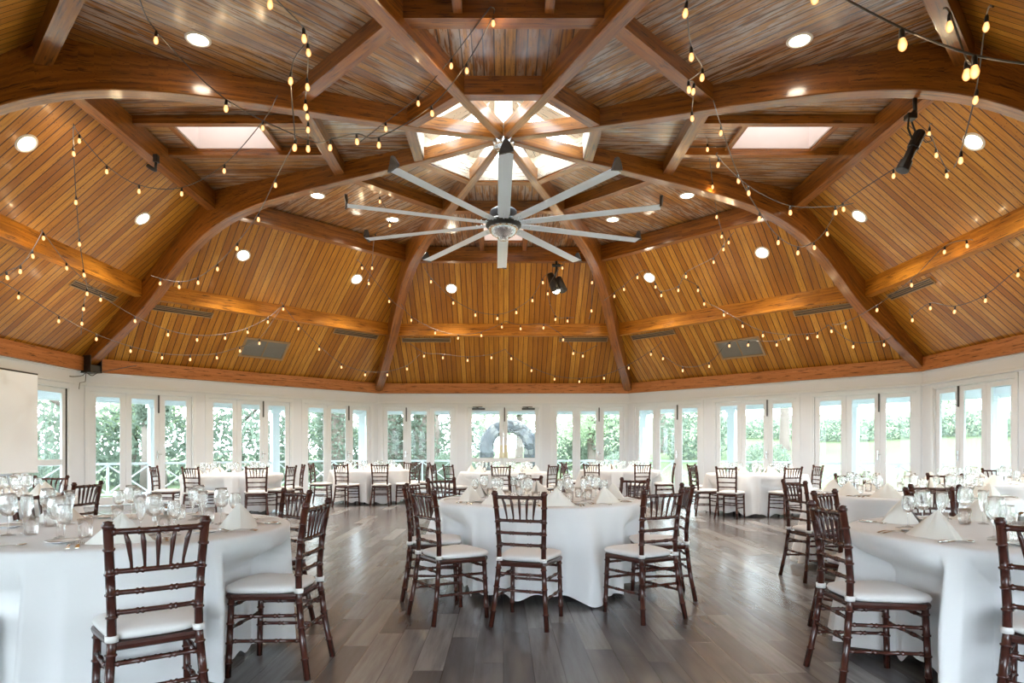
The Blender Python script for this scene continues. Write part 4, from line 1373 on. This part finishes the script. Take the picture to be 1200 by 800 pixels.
ST = [
 ('strand of warm bulbs sagging from the upper left to the beam above the fan', (5.9, 7.0, 6.9), [(183, 47), (265, 127), (361, 174), (387, 173), (418, 166), (444, 170), (506, 133), (547, 83), (578, 27)], ((163, -3), (575, 8))),
 ('fainter strand of warm bulbs running beside the long sagging one, left above the fan', (7.0, 8.2, 8.6), [(529, 77), (490, 121), (452, 151)], ((574, 9), (417, 170))),
 ('strand of warm bulbs running away from us, bunched in a column left of the fan', (4.5, 6.2, 8.0), [(317, 5), (356, 45), (361, 62), (360, 102), (358, 126), (360, 137), (361, 152)], ((330, -14), (361, 166))),
 ('short strand with one bulb hanging beside the bunched column left of the fan', (5.6, 6.0, 6.6), [(341, 95), (346, 173)], ((357, 52), (345, 160))),
 ('strand of warm bulbs dropping from the left skylight to the back left beam', (8.0, 10.5, 0.9), [(323, 217), (303, 257), (278, 291), (255, 315), (232, 331), (210, 336), (188, 332)], ((345, 168), (177, 323))),
 ('strand of warm bulbs looping under the left skylight across the left beam', (0.86, 0.86, 0.93), [(308, 150), (263, 200), (213, 227), (163, 224), (125, 201), (93, 165)], ((325, 112), (86, 145))),
 ('strand of warm bulbs falling like a plumb line down the left slope', (0.93, 0.88, 0.93), [(86, 180), (89, 237), (93, 286), (98, 322), (102, 344), (98, 362), (96, 379)], ((86, 146), (95, 392))),
 ('short strand of warm bulbs rising to the left purlin at the frame edge', (0.9, 0.88, 0.93), [(8, 325), (24, 318), (38, 300)], ((-6, 328), (50, 271))),
 ('long strand of warm bulbs from the left purlin to the back left purlin', (0.93, 0.88, 0.93), [(51, 279), (78, 314), (118, 351), (158, 376), (197, 392), (231, 398), (264, 396), (290, 389), (314, 377)], ((50, 271), (332, 357))),
 ('lowest strand of warm bulbs above the left corner, crossing the beam foot', (0.92, 0.90, 0.93), [(22, 348), (69, 376), (113, 397), (153, 411), (190, 419), (223, 421), (254, 419), (281, 411), (304, 402)], ((-8, 325), (332, 357))),
 ('strand of warm bulbs hanging low over the right end of the back left slope', (0.95, 0.9, 0.93), [(332, 362), (350, 385), (374, 409), (400, 430), (428, 439), (454, 439), (477, 432)], ((331, 355), (492, 415))),
 ('strand of warm bulbs hanging level low over the left half of the back slope', (0.93, 0.9, 0.93), [(497, 417), (519, 419), (548, 422), (576, 419)], ((480, 402), (592, 409))),
 ('strand of warm bulbs hanging low over the right half of the back slope', (0.93, 0.9, 0.93), [(599, 420), (623, 434), (650, 444), (679, 447), (708, 443), (737, 431), (763, 415)], ((592, 409), (776, 400))),
 ('strand of warm bulbs sagging across the left half of the back purlin', (0.93, 0.9, 0.93), [(482, 375), (510, 390), (537, 396), (564, 393), (588, 383)], ((470, 356), (592, 376))),
 ('strand of warm bulbs from the back purlin down to the right of the spotlight', (0.93, 0.9, 0.93), [(610, 385), (637, 384), (660, 398), (672, 414), (683, 417)], ((592, 376), (700, 404))),
 ('strand of warm bulbs sagging below the fan from rib to spotlight', (0.9, 0.82, 0.9), [(505, 330), (531, 355), (557, 369), (583, 373), (605, 366), (624, 352), (636, 331)], ((497, 312), (643, 320))),
 ('strand of warm bulbs falling left of the fan from the upper ceiling', (0.93, 0.9, 0.9), [(445, 236), (457, 264), (440, 279), (436, 314), (432, 332)], ((446, 226), (430, 338))),
 ('short strand of warm bulbs left of the back left rib beside a recessed light', (0.9, 0.9, 0.93), [(424, 314), (456, 353)], ((418, 304), (472, 362))),
 ('short strand of warm bulbs hanging under the black spotlight', (0.93, 0.9, 0.93), [(659, 314), (642, 344), (651, 374), (665, 376)], ((664, 306), (672, 372))),
 ('short strand of two warm bulbs hanging beside the back right rib', (0.93, 0.9, 0.93), [(694, 331), (693, 364)], ((694, 318), (690, 374))),
 ('short strand of warm bulbs rising left of the back right recessed light', (0.93, 0.9, 0.93), [(720, 347), (731, 339), (747, 325)], ((708, 352), (757, 316))),
 ('strand of warm bulbs rising across the upper back right slope', (0.93, 0.88, 0.93), [(768, 336), (775, 346), (795, 340), (804, 324), (836, 307), (848, 292), (854, 284)], ((757, 316), (860, 272))),
 ('strand of warm bulbs crossing the back right purlin down towards the corner', (0.93, 0.9, 0.93), [(818, 340), (825, 356), (848, 369), (870, 382), (894, 393), (924, 397), (946, 396), (958, 394)], ((800, 326), (972, 380))),
 ('short strand of warm bulbs above the eave near the right beam foot', (0.93, 0.9, 0.93), [(974, 388), (1000, 406), (1036, 404)], ((968, 381), (1046, 392))),
 ('strand of warm bulbs climbing across the right beam to the right purlin', (0.93, 0.9, 0.93), [(991, 383), (1028, 363), (1068, 334), (1107, 295), (1133, 288)], ((975, 380), (1140, 281))),
 ('strand of warm bulbs sagging low over the right slope', (0.93, 0.9, 0.93), [(1069, 375), (1090, 361), (1119, 365), (1155, 352), (1193, 322)], ((1066, 362), (1206, 312))),
 ('lowest strand of warm bulbs along the back right eave', (0.93, 0.9, 0.93), [(777, 420), (800, 434), (831, 429), (855, 405), (877, 404), (910, 404)], ((774, 408), (928, 392))),
 ('thick strand of bulbs sagging below the right skylight', (8.2, 8.3, 8.8), [(842, 193), (877, 226), (926, 249), (979, 249)], ((841, 179), (1000, 238))),
 ('strand of bulbs falling straight down left of the right skylight', (0.85, 0.88, 0.92), [(829, 175), (835, 219), (840, 254), (846, 277)], ((828, 161), (849, 288))),
 ('strand of warm bulbs looping from the right arched beam across the right knee', (0.8, 9.2, 0.86), [(845, 156), (865, 212), (890, 256), (912, 284), (935, 296), (954, 290), (969, 274)], ((836, 118), (981, 243))),
 ('strand of warm bulbs running away from us, bunched in a column right of the fan', (4.6, 6.2, 8.0), [(804, 15), (810, 67), (823, 91), (807, 105), (813, 107), (811, 139)], ((803, -8), (812, 146))),
 ('nearest thick strand with large warm bulbs crossing the upper right corner', (3.9, 3.5, 3.4), [(955, -2), (1057, 52), (1142, 84)], ((930, -30), (1215, 76))),
 ('short strand with two large bulbs joining the nearest thick strand', (4.2, 4.0, 3.6), [(1113, 31), (1133, 87)], ((1106, 10), (1141, 72))),
 ('strand of bulbs falling from the upper right corner beside the recessed light', (4.4, 5.5, 7.0), [(1156, 31), (1144, 117), (1126, 188)], ((1164, 8), (1118, 196))),
 ('short strand of three bulbs hanging beside the black theatre lamp', (7.8, 8.2, 8.6), [(1089, 157), (1097, 182), (1109, 206)], ((1092, 145), (1112, 200))),
 ('short strand of bulbs running from the theatre lamp to the right knee', (7.9, 8.6, 9.2), [(1047, 206), (988, 245)], ((1056, 196), (975, 252))),
]
for a in ST:
    strand(*a)

# ------------------------------------------------------------------ veranda and garden
PA, PZ = 11.5, -0.04
def ring_mb(a0, z0, a1, z1, th):
    m = MB()
    for k in range(8):
        R = Matrix.Rotation(k * PI / 4 - PI / 2, 4, 'Z')
        vs = [(-a0 * T8, a0, z0), (a0 * T8, a0, z0), (a1 * T8, a1, z1), (-a1 * T8, a1, z1)]
        vs += [(x, y, z - th) for x, y, z in vs]
        m.add(vs, [(0, 1, 2, 3), (4, 7, 6, 5), (3, 2, 6, 7), (0, 4, 5, 1)], mat=R)
    return m
struct(ring_mb(9.05, -0.005, PA, PZ, 0.1).build('porch_floor', M['porch']))
struct(ring_mb(9.05, 2.98, PA + 0.3, 2.66, 0.06).build('porch_roof', M['white']))
col_me = MB(); col_me.bbox((-0.11, -0.11, -0.1), (0.11, 0.11, 2.42), 0.012); col_me.bbox((-0.15, -0.15, -0.1), (0.15, 0.15, 0.14), 0.012); col_me.bbox((-0.15, -0.15, 2.32), (0.15, 0.15, 2.44), 0.012)
col_me = col_me.mesh('porch_column', M['white'])
for k in range(8):
    R = Matrix.Rotation(k * PI / 4 - PI / 2, 4, 'Z')
    if k == 6:
        continue
    m = MB(); m.box((-PA * T8, PA - 0.32, 2.4), (PA * T8, PA - 0.14, 2.64)); o = struct(m.build('porch_beam', M['white'])); o.matrix_world = R
    ca = PA - 0.23
    for s in (-ca * T8, -1.65, 1.65):
        o = struct(link('porch_column', col_me)); o.matrix_world = R @ Matrix.Translation((s, ca, 0))
    for s0, s1 in ((-ca * T8, -1.65), (-1.65, 1.65), (1.65, ca * T8)):
        if k == 2 and s0 == -1.65:
            continue
        m = MB()
        m.box((s0 + 0.1, ca - 0.04, 0.84), (s1 - 0.1, ca + 0.04, 0.9)); m.box((s0 + 0.1, ca - 0.03, 0.08), (s1 - 0.1, ca + 0.03, 0.13))
        nb = 3 if s1 - s0 > 3.2 else 3
        bw = (s1 - s0 - 0.2) / nb
        for i in range(nb):
            xa = s0 + 0.1 + bw * i
            for (a, b) in (((xa, 0.13), (xa + bw, 0.84)), ((xa, 0.84), (xa + bw, 0.13))):
                m.tube([(a[0], ca, a[1]), (b[0], ca, b[1])], 0.02, 6)
            if i:
                m.box((xa - 0.025, ca - 0.025, 0.1), (xa + 0.025, ca + 0.025, 0.86))
        o = struct(m.build('porch_railing', M['white'])); o.matrix_world = R

def gz(x, y):
    r = math.hypot(x, y)
    w = max(0.0, min(1.0, (x + 2) / 14.0)); w = w * w * (3 - 2 * w)
    h = max(0.0, r - 13.5)
    return -0.25 + w * h * 0.108 + 0.02 * h * (1 - w)
m = MB()
NR, NA = 26, 72
vs = [(11.2 * math.cos(0), 0, -0.25)]
vs = []
for i in range(NR):
    r = 11.0 + 80 * (i / (NR - 1)) ** 1.6
    for k in range(NA):
        a = 2 * PI * k / NA
        x, y = r * math.cos(a), r * math.sin(a)
        vs.append((x, y, gz(x, y) if r < 60 else gz(x * 60 / r, y * 60 / r)))
fs = [(i * NA + k, (i + 1) * NA + k, (i + 1) * NA + (k + 1) % NA, i * NA + (k + 1) % NA) for i in range(NR - 1) for k in range(NA)]
m.add(vs, fs, smooth=True); struct(m.build('lawn_ground', M['lawn']))

def leaves(m, c, rad, n, size, rnd, shell=0.55):
    vs, fs = [], []
    for _ in range(n):
        while True:
            p = Vector((rnd.uniform(-1, 1), rnd.uniform(-1, 1), rnd.uniform(-1, 1)))
            if shell < p.length < 1:
                break
        p = Vector((p.x * rad[0], p.y * rad[1], p.z * rad[2])) + Vector(c)
        a = Vector((rnd.gauss(0, 1), rnd.gauss(0, 1), rnd.gauss(0, 1))).normalized()
        b = a.cross(Vector((rnd.gauss(0, 1), rnd.gauss(0, 1), rnd.gauss(0, 1)))).normalized()
        s = size * rnd.uniform(0.6, 1.3)
        k = len(vs)
        vs += [tuple(p - a * s), tuple(p + b * s * 0.45), tuple(p + a * s), tuple(p - b * s * 0.45)]
        fs.append((k, k + 1, k + 2, k + 3))
    m.add(vs, fs)
def make_tree(seed, mat, h=9.0, spread=3.4):
    rnd = random.Random(seed)
    t = thing('garden_tree', 'x', 'tree')
    m = MB()
    m.tube([(0, 0, -0.3), (0.05, 0.02, 0.3), (0.0, 0.1, h * 0.25), (0.15, -0.05, h * 0.5), (0.1, 0.1, h * 0.8)], [0.34, 0.24, 0.19, 0.13, 0.05], 10)
    for i in range(6):
        a = rnd.uniform(0, 6.28); z = h * rnd.uniform(0.25, 0.6)
        m.tube([(0.05, 0, z), (math.cos(a) * spread * 0.35, math.sin(a) * spread * 0.35, z + 0.8), (math.cos(a) * spread * 0.7, math.sin(a) * spread * 0.7, z + 1.4)], [0.09, 0.06, 0.03], 6)
    m.build('trunk', M['bark'], t)
    m = MB()
    for i in range(15):
        a = rnd.uniform(0, 6.28); q = rnd.uniform(0.2, 1) * spread * 0.75
        z = h * rnd.uniform(0.22, 0.92)
        leaves(m, (math.cos(a) * q, math.sin(a) * q, z), (rnd.uniform(0.9, 1.5),) * 2 + (rnd.uniform(0.7, 1.1),), 430, 0.105, rnd, 0.4)
    m.build('foliage', mat, t)
    return t
TR = [(-13.5, 10.5, 0, 1.0, 0.0, 'leafy tree beyond the railing behind the single left door'), (-15, 16, 1, 1.1, 1.0, 'pale leafy tree beyond the left end of the back left doors'),
      (-11.5, 18, 0, 1.0, 2.0, 'leafy tree beyond the second back left door group'), (-8.0, 21, 1, 0.9, 3.0, 'pale leafy tree beyond the right back left door group'),
      (-3.6, 24, 0, 1.0, 4.0, 'leafy tree beyond the left triple door of the back wall'), (1.0, 33, 1, 1.2, 5.0, 'pale leafy tree far behind the stone arch'),
      (4.4, 22, 1, 0.95, 0.6, 'bright green tree beyond the right triple door of the back wall'), (9.0, 26, 0, 1.0, 1.7, 'leafy tree beyond the left back right doors'),
      (14.5, 23, 0, 1.05, 2.4, 'leafy tree beyond the middle back right doors'), (24, 26, 1, 1.2, 3.3, 'pale leafy tree above the hedge beyond the back right corner'),
      (31, 16, 0, 1.2, 4.1, 'leafy tree above the hedge beyond the right doors'), (-20, 24, 0, 1.3, 5.2, 'tall leafy tree at the back of the garden on the left'), (-1.5, 40, 0, 1.4, 0.9, 'tall leafy tree at the far end of the garden')]
protoA, protoB = make_tree(3, M['leafA']), make_tree(8, M['leafB'], 8.0, 3.0)
seen = set()
for x, y, kd, sc, rz, lab in TR:
    src = (protoA, protoB)[kd]
    loc = (x, y, gz(x, y))
    if kd in seen:
        o = copy_tree(src, loc, rz, lab)
    else:
        seen.add(kd); o = src; o.location = loc; o.rotation_euler = (0, 0, rz); o['label'] = lab
    o['group'] = 'garden trees'
    o.scale = (sc, sc, sc)
def ivy_trunk(x, y, h, r, seed, lab, bare=0.0):
    rnd = random.Random(seed)
    t = thing('ivy_covered_trunk', lab, 'tree trunk', (x, y, gz(x, y)))
    m = MB(); m.tube([(0, 0, -0.2), (0.02, 0, h * 0.3), (-0.04, 0.03, h * 0.65), (0.03, 0, h)], [r * 1.25, r, r * 0.9, r * 0.75], 14); m.build('trunk', M['bark'], t)
    m = MB()
    for i in range(18):
        leaves(m, (0, 0, bare + (h - bare) * (i + 0.5) / 18), (r * 1.45, r * 1.45, h / 18), 260, 0.075, rnd, 0.82)
    m.build('ivy', M['leafC'], t)
ivy_trunk(-11.0, 10.2, 4.2, 0.34, 5, 'thick tree trunk with ivy on top, beyond the left back left doors', 2.3)
ivy_trunk(-7.0, 16.5, 4.0, 0.5, 6, 'ivy-clad trunk beyond the right group of back left doors')
ivy_trunk(-4.35, 15.5, 3.8, 0.36, 7, 'ivy-clad trunk in the left pane of the back left triple door')
ivy_trunk(-3.2, 15.3, 3.8, 0.36, 9, 'ivy-clad trunk in the middle pane of the back left triple door')

# stone arch beyond the exit doors
m = MB()
rnd = random.Random(4)
ri, ro, hs = 0.62, 1.08, 1.55
N = 26
secs = []
pth = [(-(ri + ro) / 2, 0.0, z) for z in (0, 0.4, 0.8, 1.2)] + [(-(ri + ro) / 2 * math.cos(a), 0.0, hs + (ri + ro) / 2 * math.sin(a)) for a in [PI * i / 14 for i in range(15)]] + [((ri + ro) / 2, 0.0, z) for z in (1.2, 0.8, 0.4, 0)]
P = [Vector(p) for p in catmull([tuple(p) for p in pth], 3)]
vs, fs = [], []
SEG = 16
for i, p in enumerate(P):
    tg = (P[min(i + 1, len(P) - 1)] - P[max(i - 1, 0)]).normalized()
    nn = tg.cross(Vector((0, 1, 0)))
    for k in range(SEG):
        a = 2 * PI * k / SEG
        ca, sa = math.cos(a), math.sin(a)
        q = 0.26 * (1 + rnd.uniform(-0.1, 0.1))
        vs.append(tuple(p + nn * q * math.copysign(abs(ca) ** 0.6, ca) + Vector((0, 0.3 * math.copysign(abs(sa) ** 0.6, sa), 0))))
for i in range(len(P) - 1):
    for k in range(SEG):
        fs.append((i * SEG + k, i * SEG + (k + 1) % SEG, (i + 1) * SEG + (k + 1) % SEG, (i + 1) * SEG + k))
m.add(vs, fs)
tag(m.build('stone_arch', M['stone'], None, (0.2, 14.6, -0.25)), 'rubble stone garden arch seen through the exit doors', 'arch')
# hedge over the lawn on the right
m = MB(); rnd = random.Random(12)
for i in range(60):
    a = math.radians(2 + 62 * i / 59); r = 33 + 1.2 * math.sin(i * 0.35)
    x, y = r * math.cos(a), r * math.sin(a)
    leaves(m, (x, y, gz(x, y) + 0.55), (0.9, 0.9, 0.75), 170, 0.12, rnd, 0.5)
tag(m.build('garden_hedge', M['leafC']), 'long clipped dark hedge along the top of the sunlit lawn', 'hedge')
sh0 = None
for x, y, s, lab in [(-1.6, 14.2, 0.55, 'small round shrub left of the stone arch'), (-2.2, 17.0, 0.7, 'round shrub in the right pane of the back left triple door'), (4.6, 15.5, 0.6, 'round shrub low in the right triple door of the back wall'), (-12.6, 7.6, 0.8, 'round shrub behind the railing at the left doors'), (9.8, 14.0, 0.7, 'round shrub behind the railing at the back right doors'),
        (-15.5, 11.5, 1.5, 'big bush behind the left pane of the left back left doors'), (-14.0, 15.0, 1.6, 'big bush behind the right pane of the left back left doors'), (-11.0, 16.5, 1.5, 'big bush behind the middle group of back left doors'),
        (-9.0, 19.0, 1.6, 'big bush between the middle and right groups of back left doors'), (-5.6, 20.5, 1.5, 'big bush behind the two ivy-clad trunks'), (-15.5, 7.2, 1.6, 'big bush behind the single left door'),
        (5.2, 23.5, 1.6, 'big bush below the bright green tree'), (2.6, 24.0, 1.2, 'bush seen right of the stone arch'), (9.5, 22.0, 1.4, 'big bush beyond the left back right doors'), (-2.4, 25.0, 1.5, 'big bush far left behind the stone arch')]:
    if sh0 is None:
        m = MB(); leaves(m, (0, 0, 0.7), (1.0, 1.0, 0.9), 1800, 0.075, random.Random(21), 0.5)
        sh0 = m.build('garden_shrub', M['leafC']); o = sh0
    else:
        o = sh0.copy(); C.objects.link(o)
    o.location = (x, y, gz(x, y)); o.scale = (s * 1.3,) * 3
    tag(o, lab, 'shrub', 'garden shrubs')

# ------------------------------------------------------------------ daylight, camera, colour
wd = bpy.data.worlds.new('overcast_sky'); bpy.context.scene.world = wd
wd.use_nodes = True
bg = wd.node_tree.nodes['Background']; bg.inputs[0].default_value = (0.78, 0.90, 1.0, 1); bg.inputs[1].default_value = 8.5
sd = bpy.data.lights.new('sun', 'SUN'); sd.energy = 4.0; sd.angle = math.radians(12); sd.color = (1, 0.95, 0.86)
so = bpy.data.objects.new('sun', sd); C.objects.link(so); so.rotation_euler = (math.radians(28), 0, math.radians(-140))
cam = bpy.data.cameras.new('camera'); co = bpy.data.objects.new('camera', cam); C.objects.link(co)
co.location = (0, CAMY, CAMZ); co.rotation_euler = (PI / 2, 0, 0)
cam.sensor_width = 36.0; cam.lens = FPX / 1200 * 36.0
cam.shift_x = (600 - CX) / 1200; cam.shift_y = (HY - 400) / 1200
cam.clip_start = 0.05; cam.clip_end = 300
sc = bpy.context.scene
sc.camera = co
sc.view_settings.view_transform = 'Standard'; sc.view_settings.look = 'None'
sc.view_settings.exposure = 1.1; sc.view_settings.gamma = 1.0; sc.view_settings.use_curve_mapping = False
cy = sc.cycles
cy.max_bounces = 12; cy.diffuse_bounces = 5; cy.glossy_bounces = 4; cy.transparent_max_bounces = 24; cy.transmission_bounces = 6
cy.sample_clamp_indirect = 12.0; cy.use_denoising = True; cy.caustics_reflective = False; cy.caustics_refractive = False
